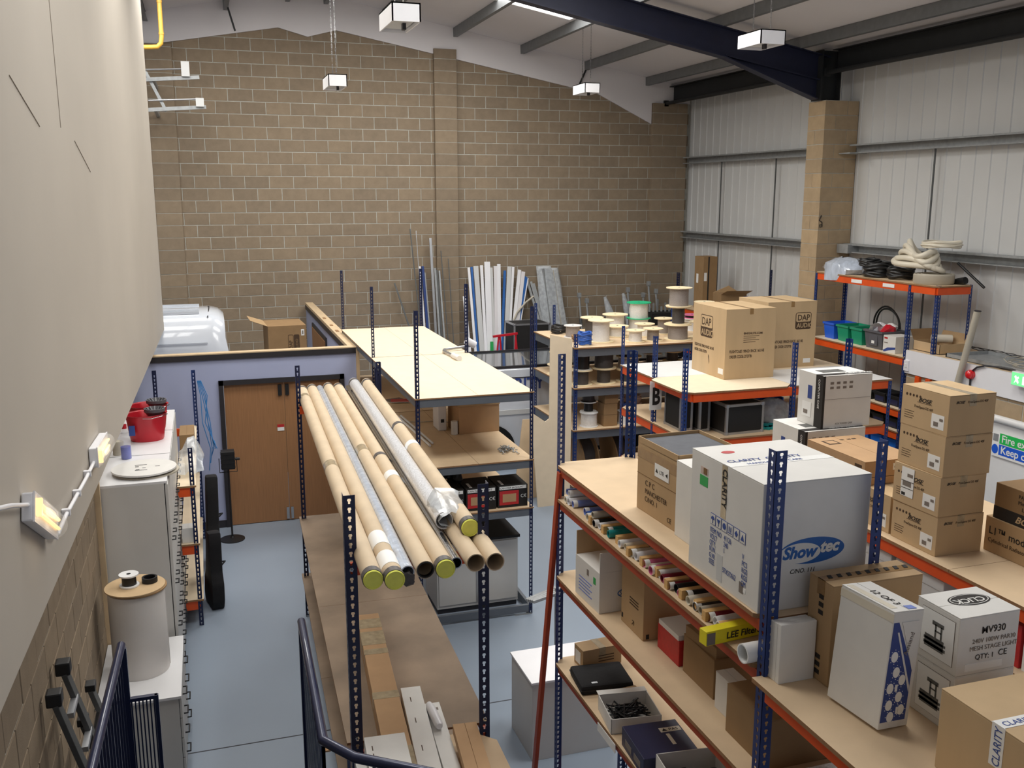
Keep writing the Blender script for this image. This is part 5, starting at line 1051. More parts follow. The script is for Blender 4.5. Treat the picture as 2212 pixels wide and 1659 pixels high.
decal(sh, '+Z', D, 0, 0, 0, 0, 'red_label', 'red_mark', poly=ell(.035, .022, 14, .12, .50)); decal(sh, '+Z', D, 0, .27, .545, .06, 'paper', 'tape'); lettering(sh, 'CLARITY  QUALITY', '+Z', D, .03, .335, .05, 'ink_blue', lift=.002, sx=.9); lettering(sh, 'HANDLE WITH CARE', '+Z', D, .10, .285, .03, 'ink_blue', lift=.002)
# filter rolls on the shallow shelf
SLOT = [(5.62, ['hose_white', 'white_gloss', 'lilac', 'lilac', 'white_gloss']), (5.35, ['lilac', 'blue_cable', 'hose_white']), (5.13, ['cable_black', 'white_gloss', 'cable_black', 'hose_grey']), (4.98, ['teal', 'teal']), (4.76, ['white_gloss', 'hose_white']), (4.60, ['hose_grey', 'white_gloss', 'hose_white']), (4.44, ['pink', 'hose_white', 'pink']), (4.28, ['white_gloss', 'maroon', 'pink']), (4.13, ['maroon', 'cable_black', 'pink']), (3.98, ['cable_black', 'hose_white', 'white_gloss']), (3.86, ['cable_dark', 'hose_grey']), (3.73, ['maroon', 'white_gloss', 'white_gloss'])]
CN = {'hose_white': 'cream', 'white_gloss': 'white', 'lilac': 'lilac', 'blue_cable': 'blue', 'cable_black': 'black', 'hose_grey': 'grey', 'teal': 'teal', 'pink': 'pink', 'maroon': 'maroon', 'cable_dark': 'dark grey', 'yellow_cap': 'yellow'}
ON = ['first', 'second', 'third', 'fourth', 'fifth', 'sixth', 'seventh', 'eighth', 'ninth', 'tenth', 'eleventh', 'twelfth', 'thirteenth']
for i, (y, cs) in enumerate(SLOT):
    for k, c in enumerate(cs):
        r = random.uniform(.020, .026); lay = 0 if k < 3 else 1; yy = y - (k % 3 - 1) * .052 + (.026 if lay else 0); z = 2.476 + lay * .046; x0 = 2.205 + random.uniform(0, .03)
        t = thing('gel_roll', '%s gel roll, %s in the %s slot of the filter shelf' % (CN[c], ('far', 'middle', 'near', 'upper far', 'upper near')[k], ON[i]), 'roll', (x0, yy, z), random.uniform(-4, 4), 'colour filter rolls on the filter shelf')
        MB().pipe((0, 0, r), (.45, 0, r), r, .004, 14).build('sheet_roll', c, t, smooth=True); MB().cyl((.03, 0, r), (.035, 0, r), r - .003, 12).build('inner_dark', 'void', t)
        if k % 2 == 0: MB().pipe((.0, 0, r), (.03, 0, r), r + .001, .001, 14).build('paper_collar', 'paper', t, smooth=True)
for i, y in enumerate((5.24, 5.06, 4.87, 4.68, 4.52, 4.36, 4.20, 4.06, 3.92, 3.80, 3.66)):
    o = tag(MB().box(0, .13, -.018, .018, 0, .05).build('divider_block', 'wood_block', bevel=.002), '%s wooden divider block on the filter shelf, counted from the far end' % ON[i], 'wood block', 'wooden dividers on the filter shelf'); o.location = (2.20 + .01 * (i % 3), y, 2.476)
le = carton('filter_box', 'bright yellow filter box jutting from the end of the filter shelf', 'box', (2.075, 3.55, 2.477), (.36, .055, .07), 'yellow_box', 6, flaps=False); D = dims(le); lettering(le, 'LEE Filters', '-Y', D, .11, .018, .045, 'ink', lift=.002, bold=.0008, shear=.08); decal(le, '-Y', D, .004, .003, .045, .058, 'ink_grey', 'printed_panel')
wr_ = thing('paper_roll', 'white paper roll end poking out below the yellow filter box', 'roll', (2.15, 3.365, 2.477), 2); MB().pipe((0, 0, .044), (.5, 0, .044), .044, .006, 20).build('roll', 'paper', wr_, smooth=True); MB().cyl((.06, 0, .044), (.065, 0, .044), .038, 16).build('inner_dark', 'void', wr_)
# third shelf
s3 = carton('open_carton', 'small white carton with raised flap and blue oval logo on the lower shelf', 'box', (2.225, 5.12, 1.92), (.30, .37, .27), 'white_card', 2, flaps=False); D = dims(s3)
MB().add([(-.15, .185, .27), (-.15, -.185, .27), (-.17, -.18, .40), (-.17, .18, .40)], [(0, 1, 2, 3)]).add([(-.153, .185, .27), (-.153, -.185, .27), (-.173, -.18, .40), (-.173, .18, .40)], [(3, 2, 1, 0)]).build('open_flap', 'card', s3) if 0 else None
MB().box(-.148, .148, -.183, -.178, .26, .40).build('open_flap', 'white_card', s3); MB().box(-.148, .148, .17, .178, .26, .43).build('open_flap', 'card', s3); decal(s3, '-Y', D, 0, 0, 0, 0, 'print_blue', 'logo_oval', poly=ell(.085, .034, 28, .21, .12)); decal(s3, '-Y', D, 0, 0, 0, 0, 'white_card', 'logo_field', poly=ell(.078, .027, 28, .21, .12), lift=.0012); lettering(s3, 'Showtec', '-Y', D, .135, .108, .042, 'print_blue', lift=.003, shear=.25)
for k in range(5): decal(s3, '-X', D, .06, .14 - .022 * k, .20 - .03 * (k % 2), .007, 'lilac', 'printed_line')
decal(s3, '-X', D, .28, .17, .035, .045, 'green_sticker', 'green_sticker'); decal(s3, '-X', D, .18, .19, .03, .04, 'ink_grey', 'barcode'); decal(s3, '-Y', D, .20, .30, .05, .05, 'ink_brown', 'barcode', lift=.0)
d3_ = carton('cardboard_box', 'plain brown carton with faint print beside the small white carton', 'box', (2.325, 4.70, 1.92), (.32, .31, .43), 'card', 0); D = dims(d3_)
for k in range(3): decal(d3_, '-X', D, .12, .20 - .018 * k, .12, .008, 'ink_brown', 'printed_line')
lettering(d3_, '↗', '-X', D, .15, .04, .06, 'ink_brown', lift=.002); decal(d3_, '-X', D, .01, .03, .02, .03, 'ink', 'print_mark'); decal(d3_, '-Y', D, .02, .01, .02, .03, 'ink', 'print_mark')
carton('cardboard_box', 'flat red and white box behind the brown boxes on the lower shelf', 'box', (2.38, 4.36, 1.92), (.34, .26, .15), 'red_label', 0, flaps=False); carton('cardboard_box', 'pale lidded box lying on the red and white one', 'box', (2.38, 4.37, 2.07), (.30, .24, .03), 'melamine', 0, flaps=False)
carton('cardboard_box', 'taller brown carton near the end of the lower shelf', 'box', (2.385, 3.99, 1.92), (.32, .33, .22), 'card_dark', 0); carton('cardboard_box', 'brown lid carton on top of the taller brown carton', 'box', (2.40, 4.00, 2.14), (.28, .30, .06), 'card_dark', 3)
hb = carton('carton', 'small white box with a blue hand symbol at the end of the lower shelf', 'box', (2.36, 3.76, 1.92), (.10, .17, .20), 'white_card', 0); D = dims(hb); decal(hb, '-Y', D, .02, .03, .06, .10, 'print_navy', 'hand_symbol', poly=[(0, 0), (.05, 0), (.06, .05), (.045, .05), (.045, .10), (.03, .06), (.02, .095), (.012, .05), (0, .06)])
carton('cardboard_box', 'brown carton at the dark end of the lower shelf behind the post', 'box', (2.30, 3.36, 1.92), (.40, .36, .25), 'card_dark', 0)
# fourth shelf
q = carton('cardboard_box', 'small brown carton at the far end of the fourth shelf', 'box', (2.33, 5.62, 1.27), (.30, .14, .14), 'card', 4, tape='tape_clear'); D = dims(q); decal(q, '-X', D, .02, .02, .08, .09, 'paper', 'label'); 
for k in range(3): decal(q, '-Y', D, .12, .08 - .02 * k, .12, .006, 'ink_brown', 'printed_line')
lp = thing('laptop_case', 'black padded laptop case lying on the fourth shelf', 'case', (2.385, 5.43, 1.27), -6); MB().box(-.18, .18, -.15, .15, 0, .065).build('shell', 'black_fabric', lp, bevel=.02); MB().box(-.182, .182, -.152, .152, .03, .034).build('zip', 'black_plastic', lp); MB().box(-.10, -.06, -.12, -.10, .0645, .067).build('badge', 'alu', lp)
carton('cardboard_box', 'tiny brown box beside the black laptop case', 'box', (2.42, 5.14, 1.27), (.14, .10, .045), 'card_dark', 5)
tw = thing('open_tray', 'open white box of cables and adaptors on the fourth shelf', 'box', (2.37, 4.95, 1.27), -8)
for x0, x1, y0, y1 in ((-.16, -.155, -.15, .15), (.155, .16, -.15, .15), (-.16, .16, -.15, -.145), (-.16, .16, .145, .15)): MB().box(x0, x1, y0, y1, 0, .10).build('side', 'white_card', tw)
MB().box(-.16, .16, -.15, .15, 0, .006).build('base', 'white_card', tw); MB().box(-.16, .16, .145, .20, .098, .102).build('lid_flap', 'white_card', tw)
ct = thing('tangled_cables', 'tangle of black cables inside the open white box', 'cables', (2.37, 4.95, 1.278), kind='stuff'); b = MB()
for k in range(16): b.tube([(random.uniform(-.13, .13), random.uniform(-.12, .12), random.uniform(.01, .07)) for j in range(6)], .006, 5)
tag(b.build('cables', 'cable_black', ct), kind='stuff')
nv = carton('carton', 'dark navy printed box on the fourth shelf beside the open white box', 'box', (2.185, 4.36, 1.27), (.34, .35, .12), 'navy_bin', -4, flaps=False); D = dims(nv); decal(nv, '+Z', D, .20, .23, .13, .045, 'hose_white', 'label'); lettering(nv, '▲ PAS', '+Z', D, .21, .24, .035, 'ink', lift=.002); decal(nv, '+Z', D, .22, .10, .022, .11, 'hose_white', 'label')
for k in range(2): decal(nv, '-X', D, .06 + .14 * k, .03, .10, .04, 'ink_grey', 'printed_text')
wo = thing('open_tray', 'open white box of black gear at the near end of the fourth shelf', 'box', (2.40, 4.14, 1.27), -6)
for x0, x1, y0, y1 in ((-.18, -.175, -.16, .16), (.175, .18, -.16, .16), (-.18, .18, -.16, -.155), (-.18, .18, .155, .16)): MB().box(x0, x1, y0, y1, 0, .17).build('side', 'white_card', wo)
MB().box(-.18, .18, -.16, .16, 0, .006).build('base', 'white_card', wo)
for i, (x, y) in enumerate(((-.08, .02), (.08, -.03))): 
    o = tag(MB().box(-.07, .07, -.09, .09, 0, .10).build('black_device', 'black_plastic', bevel=.015), ('left', 'right')[i] + ' black device inside the near open white box', 'device', 'devices in the near white box'); o.location = (2.40 + x, 4.14 + y, 1.277)
MB().box(2.186, 2.19, 5.02, 4.75, 1.19, 1.245).build('shelf_label', 'paper', rr)
carton('cardboard_box', 'brown box at the near end of the fourth shelf in shadow', 'box', (2.24, 3.45, 1.27), (.45, .42, .30), 'card_dark', 0)
coil('black cable coil on the bottom shelf of the main rack', 2.42, 5.35, .25, .17, 10, .014, 'cable_black', 'cable coils on the bottom shelf', sq=.8); coil('second black cable coil on the bottom shelf of the main rack', 2.50, 4.85, .25, .18, 10, .014, 'cable_black', 'cable coils on the bottom shelf', sq=.8); coil('red cable coil on the bottom shelf of the main rack', 2.42, 5.68, .25, .10, 4, .012, 'red_plastic', 'cable coils on the bottom shelf')
# ---- near bay
Z = 2.45
wb_ = thing('flat_cartons', 'stack of flat white cartons standing against the blue post', 'box', (2.310, 3.225, Z)); 
for k in range(3): MB().box(-.0875, .0875, -.03 + .027 * k, -.004 + .027 * k, 0, .27 - .004 * k).build('flat_carton', 'white_card', wb_, bevel=.003)
bt_ = carton('cardboard_box', 'tall brown box with black printed tape behind the white and blue box', 'box', (2.405, 3.11, Z), (.45, .165, .455), 'card', 0, seam='X', tape='tape_brown'); D = dims(bt_)
for k in range(9): decal(bt_, '+Z', D, .03 + .048 * k, .075, .03, .03, 'ink', 'tape_print', lift=.002, poly=[(0, 0), (.02, 0), (.03, .03), (.01, .03)])
for k in range(3): decal(bt_, '-X', D, .075, .30 + .035 * k, .03, .02, 'ink', 'tape_print', lift=.001)
for k in range(3): decal(bt_, '-X', D, .075, .03 + .035 * k, .03, .02, 'ink', 'tape_print', lift=.001)
bb = carton('carton', 'tall slim white box with a blue diagonal pattern in the near bay', 'box', (2.362, 2.757, Z + .008), (.15, .285, .485), 'white_card', 0, seam='Y'); D = dims(bb); bb.rotation_euler.y = math.radians(4.5); bb.rotation_euler.z = math.radians(5)
decal(bb, '-Y', D, .0, .0, 0, 0, 'print_navy', 'blue_panel', poly=[(.004, .03), (.130, .03), (.130, .24), (.03, .44), (.004, .44)]); decal(bb, '-Y', D, 0, 0, 0, 0, 'white_card', 'white_stripe', poly=[(.028, .40), (.036, .40), (.127, .17), (.127, .145)], lift=.0012); decal(bb, '-Y', D, 0, 0, 0, 0, 'white_card', 'white_corner', poly=[(.045, .44), (.131, .44), (.131, .23)], lift=.0013)
for u, v in ((.03, .30), (.05, .235), (.03, .17), (.085, .20), (.08, .13), (.035, .10), (.10, .075), (.05, .05)):
    decal(bb, '-Y', D, 0, 0, 0, 0, 'paper', 'knob_print', poly=ell(.017, .022, 14, u, v), lift=.0014)
    for a in range(0, 360, 45): decal(bb, '-Y', D, u + .023 * math.cos(math.radians(a)) - .001, v + .029 * math.sin(math.radians(a)) - .001, .003, .003, 'paper', 'knob_tick', lift=.0014)
for u, v in ((.055, .155), (.075, .06)): decal(bb, '-Y', D, u, v, .012, .028, 'paper', 'fader_print', lift=.0014)
decal(bb, '-X', D, .0, .44, .285, .033, 'hose_white', 'tape'); decal(bb, '+Z', D, .012, .03, .03, .24, 'hose_white', 'printed_strip'); lettering(bb, '12 OF 3', '+Zr', D, .08, .06, .045, 'ink', lift=.002, sx=1.0); decal(bb, '+Z', D, .08, .01, .04, .03, 'lilac', 'label', lift=.001); lettering(bb, 'Ausland', '-Y', D, .09, .30, .03, 'ink_grey', rot=75, lift=.004)
def mv(label, z, top):
    q = carton('stage_light_carton', label, 'box', (2.635, 2.66, z), (.285, .225, .24), 'white_card', 0, group='two white stage light boxes', seam='X'); D = dims(q)
    lettering(q, 'MV930', '-Y', D, .105, .165, .040, 'ink', lift=.002, bold=.0002); lettering(q, '240V 100W PAR30', '-Y', D, .065, .128, .026, 'ink_grey', lift=.002); lettering(q, 'MESH STAGE LIGHT', '-Y', D, .055, .098, .026, 'ink_grey', lift=.002); lettering(q, 'QTY: 1', '-Y', D, .085, .060, .030, 'ink', lift=.002); lettering(q, 'CE', '-Y', D, .195, .062, .036, 'ink', lift=.002); decal(q, '-Y', D, .04, .015, .18, .03, 'paper', 'sticker')
    decal(q, '-X', D, .03, .03, .175, .185, 'ink_grey', 'picture_frame'); decal(q, '-X', D, .032, .032, .171, .181, 'paper', 'picture_field', lift=.0012)
    for u, v, w, h in ((.055, .06, .10, .05), (.05, .068, .115, .012), (.05, .088, .115, .010), (.105, .110, .008, .055), (.135, .110, .008, .055), (.09, .160, .06, .016), (.105, .135, .035, .006)): decal(q, '-X', D, u, v, w, h, 'print_grey', 'lantern_picture', lift=.0024)
    if top:
        decal(q, '+Z', D, 0, 0, 0, 0, 'ink', 'logo_oval', poly=ell(.095, .048, 30, .16, .13)); decal(q, '+Z', D, 0, 0, 0, 0, 'white_card', 'logo_ring', poly=ell(.088, .042, 30, .16, .13), lift=.0012); decal(q, '+Z', D, 0, 0, 0, 0, 'ink', 'logo_field', poly=ell(.084, .039, 30, .16, .13), lift=.0014); lettering(q, 'CLICK', '+Zi', D, .295 - .235, .235 - .145, .05, 'white_card', lift=.004, bold=.001, shear=.15)
    return q
mv('lower of two stacked white stage light boxes', Z, False); mv('upper of two stacked white stage light boxes, with a black oval logo on top', Z + .2405, True)
bf = carton('cardboard_box', 'brown carton with printed white tape at the bottom right corner of the photo', 'box', (2.431, 1.99, Z), (.50, .52, .31), 'card_pale', 0, seam='X'); D = dims(bf); decal(bf, '+Z', D, 0, .24, .5, .05, 'paper', 'tape'); lettering(bf, 'CLARITY - QUALITY', '+Z', D, .02, .25, .035, 'ink_blue', lift=.002); decal(bf, '-X', D, .235, .16, .055, .155, 'paper', 'tape'); lettering(bf, 'CLARITY', '-X', D, .28, .165, .045, 'ink_blue', rot=90, lift=.002, sx=.8)
bw_ = carton('carton', 'bubble-wrapped parcel on the shelf below the white and blue box', 'box', (2.27, 2.98, 1.75), (.35, .26, .24), 'bubble', 0, flaps=False); carton('cardboard_box', 'brown box on the shelf below the stage light boxes', 'box', (2.27, 2.62, 1.75), (.40, .32, .20), 'card_dark', 0); carton('cardboard_box', 'brown lid box lying on the brown box below the stage light boxes', 'box', (2.29, 2.66, 1.95), (.34, .24, .06), 'card_dark', 4); carton('carton', 'second wrapped parcel on the shelf below, nearer the camera', 'box', (2.28, 2.15, 1.75), (.35, .4, .25), 'shrink', 0, flaps=False)
# ---- speaker rack
Z = 2.40
def bose(label, x, y, z, rz=0, ship=False):
    q = carton('speaker_carton', label, 'box', (x, y, z), (.335, .385, .242), 'card_pale', rz, group='brown speaker cartons', seam='Y', tape='tape_clear'); D = dims(q)
    lettering(q, 'BOSE', '-X', D, .14, .162, .036, 'ink', shear=.4, lift=.002, bold=.0005, sx=1.2); decal(q, '-X', D, .13, .155, .12, .0025, 'ink_brown', 'underline'); lettering(q, 'FreeSpace DS 40F', '-X', D, .11, .122, .023, 'ink_brown', lift=.002, sx=.9)
    lettering(q, 'BOSE', '-Y', D, .045, .192, .022, 'ink', shear=.4, lift=.002, bold=.0003, sx=1.15); lettering(q, 'FreeSpace DS 40F', '-Y', D, .13, .192, .020, 'ink_brown', lift=.002)
    for i in range(5): decal(q, '-X', D, 0, 0, 0, 0, 'ink_brown', 'symbol_print', poly=ell(.008, .009, 8, .04 + .028 * i, .19))
    for k in range(4): decal(q, '-X', D, .03, .09 - .014 * k, .08 - .01 * (k % 2), .003, 'ink_brown', 'printed_line')
    decal(q, '-X', D, .255, .03, .10, .085, 'paper', 'label'); decal(q, '-X', D, .275, .045, .035, .025, 'ink_grey', 'barcode', lift=.002); decal(q, '-X', D, .32, .08, .025, .015, 'ink_grey', 'barcode', lift=.002)
    if ship:
        decal(q, '-X', D, .07, .05, .105, .18, 'paper', 'shipping_label', lift=.0025); decal(q, '-X', D, .085, .115, .07, .03, 'ink_grey', 'barcode', lift=.004); decal(q, '-X', D, .07, .145, .105, .003, 'ink', 'rule', lift=.004); decal(q, '-X', D, .07, .10, .105, .003, 'ink', 'rule', lift=.004); decal(q, '-X', D, .08, .055, .03, .018, 'ink', 'black_tag', lift=.004); decal(q, '-X', D, .12, .175, .045, .02, 'ink_grey', 'printed_text', lift=.004)
    return q
for i, (lab, dx, ry) in enumerate((('bottom brown speaker carton of the stack of four', 0, 0), ('second brown speaker carton up, with a large shipping label', -.004, .8), ('third brown speaker carton up in the stack of four', .004, -.6), ('top brown speaker carton of the stack of four', .008, .5))): bose(lab, 4.0 + dx, 4.28, Z + .2425 * i, ry, i == 1)
bose('brown speaker carton standing alone behind the stack of four', 4.005, 4.69, Z)
c1 = carton('cardboard_box', 'brown carton under the wide flat one, beside the lone speaker carton', 'box', (4.0, 5.10, Z), (.40, .48, .242), 'card_pale', 0)
c2 = carton('cardboard_box', 'wide flat brown carton marked counted, behind the big white box', 'box', (3.985, 4.93, Z + .2435), (.42, .62, .16), 'card_warm', 0, seam='Y'); D = dims(c2); decal(c2, '-Y', D, .22, .09, .11, .045, 'paper', 'label'); lettering(c2, 'COUNTED', '-Y', D, .228, .102, .026, 'ink', lift=.002, sx=.85); decal(c2, '+Z', D, .05, .44, .10, .10, 'ink_brown', 'printed_square'); decal(c2, '+Z', D, .065, .455, .07, .07, 'card_warm', 'square_field', lift=.0012); decal(c2, '-X', D, .52, .02, .07, .11, 'ink_brown', 'printed_mark'); decal(c2, '-Y', D, 0, .05, .42, .003, 'ink_brown', 'seam_line')
for u in (.20, .26, .30): decal(c2, '+Z', D, u, .52, .03, .02, 'ink_brown', 'symbol_print')
def wbx(label, fl, size, strip):
    q = carton('carton', label, 'box', fl, size, 'white_card', 0, group='white cartons with black stripes'); D = dims(q); w, d, h = size
    decal(q, '-X', D, d - .09, 0, .09, h, 'ink', 'black_stripe'); decal(q, '-Y', D, 0, 0, .018, h, 'ink', 'black_stripe'); decal(q, '+Z', D, .0, .02, w, .06, 'ink', 'black_stripe'); lettering(q, 'COMPUTER CASE', '-X', D, d - .055, h - .03, .028, 'paper', rot=-90, lift=.003)
    decal(q, '-X', D, .06, .06, .11, .11, 'paper', 'label', lift=.002); decal(q, '-X', D, .08, .08, .05, .03, 'ink_grey', 'barcode', lift=.004); decal(q, '-X', D, .12, .20, .05, .10, 'print_navy', 'picture', lift=.001); decal(q, '+Z', D, .08, .12, .20, .10, 'print_grey', 'picture'); decal(q, '-Y', D, .01, h * .55, w - .02, .002, 'ink_grey', 'fold_line')
    for i in range(4):
        for j in range(2): decal(q, '-Y', D, .06 + .055 * i, h - .065 - .035 * j, .03, .018, 'ink_grey', 'printed_text')
    lettering(q, 'ATX TOWER CASE', '-Y', D, .12, .025, .018, 'ink_grey', lift=.002); lettering(q, 'CENTURION', '+Z', D, .22, .035, .04, 'paper', lift=.003, bold=.001)
wbx('lower white carton with black stripe behind the brown cartons', (4.10, 5.74, Z), (.52, .42, .40), 1); wbx('upper white carton with black stripe and small pictures', (4.255, 5.78, Z + .401), (.425, .30, .395), 1)
l1 = carton('speaker_carton', 'long brown carton printed L1 at the right edge of the photo', 'box', (4.375, 3.25, Z), (.42, 1.05, .215), 'card', 0, flaps=False); D = dims(l1); lettering(l1, 'L1™ model I system', '-X', D, .03, .115, .065, 'ink', lift=.002, bold=.0004); lettering(l1, 'Cylindrical Radiator® loudspeaker', '-X', D, .03, .065, .035, 'ink_brown', lift=.002); decal(l1, '+Z', D, .03, .40, .02, .5, 'ink_brown', 'printed_line')
pn = carton('speaker_carton', 'long brown and black carton lying on the L1 carton', 'box', (4.385, 3.22, Z + .216), (.40, 1.04, .215), 'card_dark', 0, flaps=False); D = dims(pn); decal(pn, '-X', D, 0, 0, 1.04, .075, 'ink', 'black_band'); lettering(pn, 'BOSE', '-X', D, .16, .018, .055, 'card_pale', shear=.4, lift=.002, bold=.0014, sx=1.15); lettering(pn, 'PANARAY®', '-X', D, .17, .165, .032, 'ink', lift=.002); lettering(pn, 'Modular Column', '-X', D, .17, .130, .032, 'ink', lift=.002); lettering(pn, 'Loudspeaker', '-X', D, .20, .095, .032, 'ink', lift=.002); decal(pn, '+Z', D, .05, .55, .15, .2, 'paper', 'label')
for i, (y, lab) in enumerate(((4.62, 'far'), (4.17, 'near'))):
    q = carton('archive_box', lab + ' white lidded box on the shelf under the speaker cartons', 'box', (3.985, y, 2.02), (.42, .40, .20), 'cladding', 0, group='white lidded boxes', flaps=False); MB().box(-.215, .215, -.205, .205, .20, .27).build('lid', 'cladding', q, bevel=.006); D = (.43, .41, .27)
    decal(q, '-X', D, .30, .14, .11, .004, 'ink', 'strap'); decal(q, '-X', D, .30, .05, .11, .004, 'ink', 'strap'); decal(q, '-X', D, 0, 0, 0, 0, 'ink_grey', 'clasp', poly=ell(.015, .018, 12, .35, .10)); decal(q, '-Y', D, 0, .14, .05, .004, 'ink', 'strap')
bs = thing('speaker_cabinet', 'black speaker half hidden under the orange beam at the right edge', 'speaker', (4.22, 3.18, 2.02)); MB().box(-.22, .22, -.25, .25, 0, .27).build('cabinet', 'black_fabric', bs, bevel=.012); MB().cyl((-.222, 0, .135), (-.226, 0, .135), .10, 24).build('grille', 'black_plastic', bs)
for i, (y, m_, w) in enumerate(((3.62, 'red_label', .05), (3.70, 'maroon', .04), (3.78, 'pink', .04), (3.55, 'paper', .05))): o = tag(MB().box(0, .16, 0, w, 0, .24 - .01 * i).build('packet', m_, bevel=.003), '%s upright packet beside the black speaker' % ('red', 'maroon', 'pink', 'white')[i], 'packet', 'packets under the speaker shelf'); o.location = (4.0, y, 2.02)
# ---- B rack
def dap(label, x, y, w, d, h, rz):
    q = carton('cardboard_box', label, 'box', (x, y, 2.25), (w, d, h), 'card_pale', rz, group='brown flight case cartons on the B rack', seam='Y', tape='tape_brown'); D = dims(q)
    for f, u, v, s in (('-X', .20, .47, 1.0), ('-Y', .42, .50, .8)):
        if f == '-Y' and x < 6.5: continue
        decal(q, f, D, u, v, 0, 0, 'ink_brown', 'logo_frame', poly=rrect(.30 * s, .28 * s, .03)); decal(q, f, D, u + .01, v + .125 * s, 0, 0, 'card_pale', 'logo_field', poly=rrect(.30 * s - .02, .145 * s, .02), lift=.0012); lettering(q, 'DAP', f, D, u + .028, v + .150 * s, .135 * s, 'ink_brown', lift=.003, bold=.002, sx=.9); lettering(q, 'AUDIO', f, D, u + .022, v + .025, .105 * s, 'card_pale', lift=.003, bold=.001, sx=.92)
    for f in ('-X', '-Y'): lettering(q, 'FLIGHTCASE 19INCH RACK 16U HE', f, D, .06, .33, .05, 'ink_brown', lift=.002, sx=.62, bold=.001); lettering(q, 'ORDER CODE: D7377B', f, D, .06, .265, .05, 'ink_brown', lift=.002, sx=.62, bold=.001)
    if x < 6.5:
        lettering(q, '©HIGHLITE.COM', '-Y', D, .25, .555, .035, 'ink_brown', lift=.002, bold=.001)
        for k in range(4): decal(q, '-Y', D, .25, .53 - .025 * k, .22 - .05 * (k % 2), .006, 'ink_brown', 'printed_line')
        decal(q, '-X', D, .67, .06, .12, .07, 'paper', 'label')
        decal(q, '-X', D, .42, .14, .012, .12, 'ink_brown', 'tear', poly=[(0, .12), (.02, .10), (.03, .03), (.025, 0), (.012, .05), (.0, .09)])
    else: decal(q, '-Y', D, .57, .05, .11, .06, 'paper', 'label')
    return q
dap('large brown flight case carton in front on the B rack', 6.02, 10.15, .70, .82, .87, 0); dap('second large brown flight case carton, behind on the right of the B rack', 6.93, 10.66, .74, .72, .87, 0)
flight('tall narrow black flight case, left of three on the B rack', 5.37, 10.02, 1.68, .17, .42, .47, 0, 'flight cases on the B rack'); flight('tall narrow black flight case, middle of three on the B rack', 5.575, 9.93, 1.68, .15, .50, .47, 0, 'flight cases on the B rack'); flight('wide black flight case, right of three on the B rack', 5.77, 9.68, 1.68, .53, .75, .37, 3, 'flight cases on the B rack')
bsn = thing('letter_sign', 'white plate with a black letter B on a blue post', 'sign', (5.292, 10.535, 1.84)); D = (.165, .004, .37); MB().box(-.0825, .0825, -.002, .002, 0, .37).build('plate', 'paper', bsn); lettering(bsn, 'B', '-Y', D, .030, .075, .30, 'ink', lift=.002, sx=.66, bold=.010)
bk = thing('plastic_basket', 'clear plastic bag with teal packets on the B rack lower shelf', 'bag', (6.62, 10.0, 1.68)); b = MB(); n_ = 14
for i, (r, z) in enumerate(((.20, 0), (.26, .05), (.27, .16), (.20, .28), (.08, .33))):
    for k in range(n_): a = 2 * math.pi * k / n_; rr = r * random.uniform(.85, 1.1); b.v.append((rr * math.cos(a), rr * .7 * math.sin(a), z))
b.f += [(i * n_ + k, i * n_ + (k + 1) % n_, (i + 1) * n_ + (k + 1) % n_, (i + 1) * n_ + k) for i in range(4) for k in range(n_)]; b.build('film', 'polythene', bk, smooth=True)
for i in range(6): o = tag(MB().box(-.09, .09, -.04, .04, 0, .03).build('teal_packet', 'teal', bevel=.004), ('lowest', 'second', 'third', 'fourth', 'fifth', 'topmost')[i] + ' teal packet by the clear bag on the B rack', 'packet', 'teal packets on the B rack'); o.location = (6.42 + .06 * (i % 3), 9.82 + .07 * (i // 3), 1.68 + .031 * (i // 3)); o.rotation_euler.z = random.uniform(-.8, .8)
for i, (x, z) in enumerate(((7.0, 1.95), (7.0, 1.82), (7.0, 1.70))):
    t = thing('parts_tray', ('upper', 'middle', 'lower')[i] + ' row of blue parts bins at the back of the B rack', 'bin', (x + .1, 11.0, z), 0, 'blue parts bins'); MB().box(-.3, .3, -.10, .10, 0, .01).box(-.3, .3, -.11, -.10, 0, .05).box(-.3, .3, .10, .11, 0, .11).build('tray', 'tray_blue', t)
    for k in range(4): MB().box(-.3 + .195 * k, -.285 + .195 * k, -.10, .10, .01, .09).build('divider', 'tray_blue', t); 
    for k in range(3): MB().box(-.24 + .2 * k, -.16 + .2 * k, -.06, .03, .012, .05).build('contents', 'paper', t)
tf = thing('bin_frame', 'black rail frame carrying the rows of blue parts bins', 'frame', (7.1, 11.13, 1.68)); 
for x in (-.31, .31): MB().box(x - .012, x + .012, -.01, .03, 0, .5).build('upright', 'trim_dark', tf)
for z in (.018, .138, .268): MB().box(-.31, .31, -.245, .03, z - .006, z + .001).build('rail', 'trim_dark', tf)
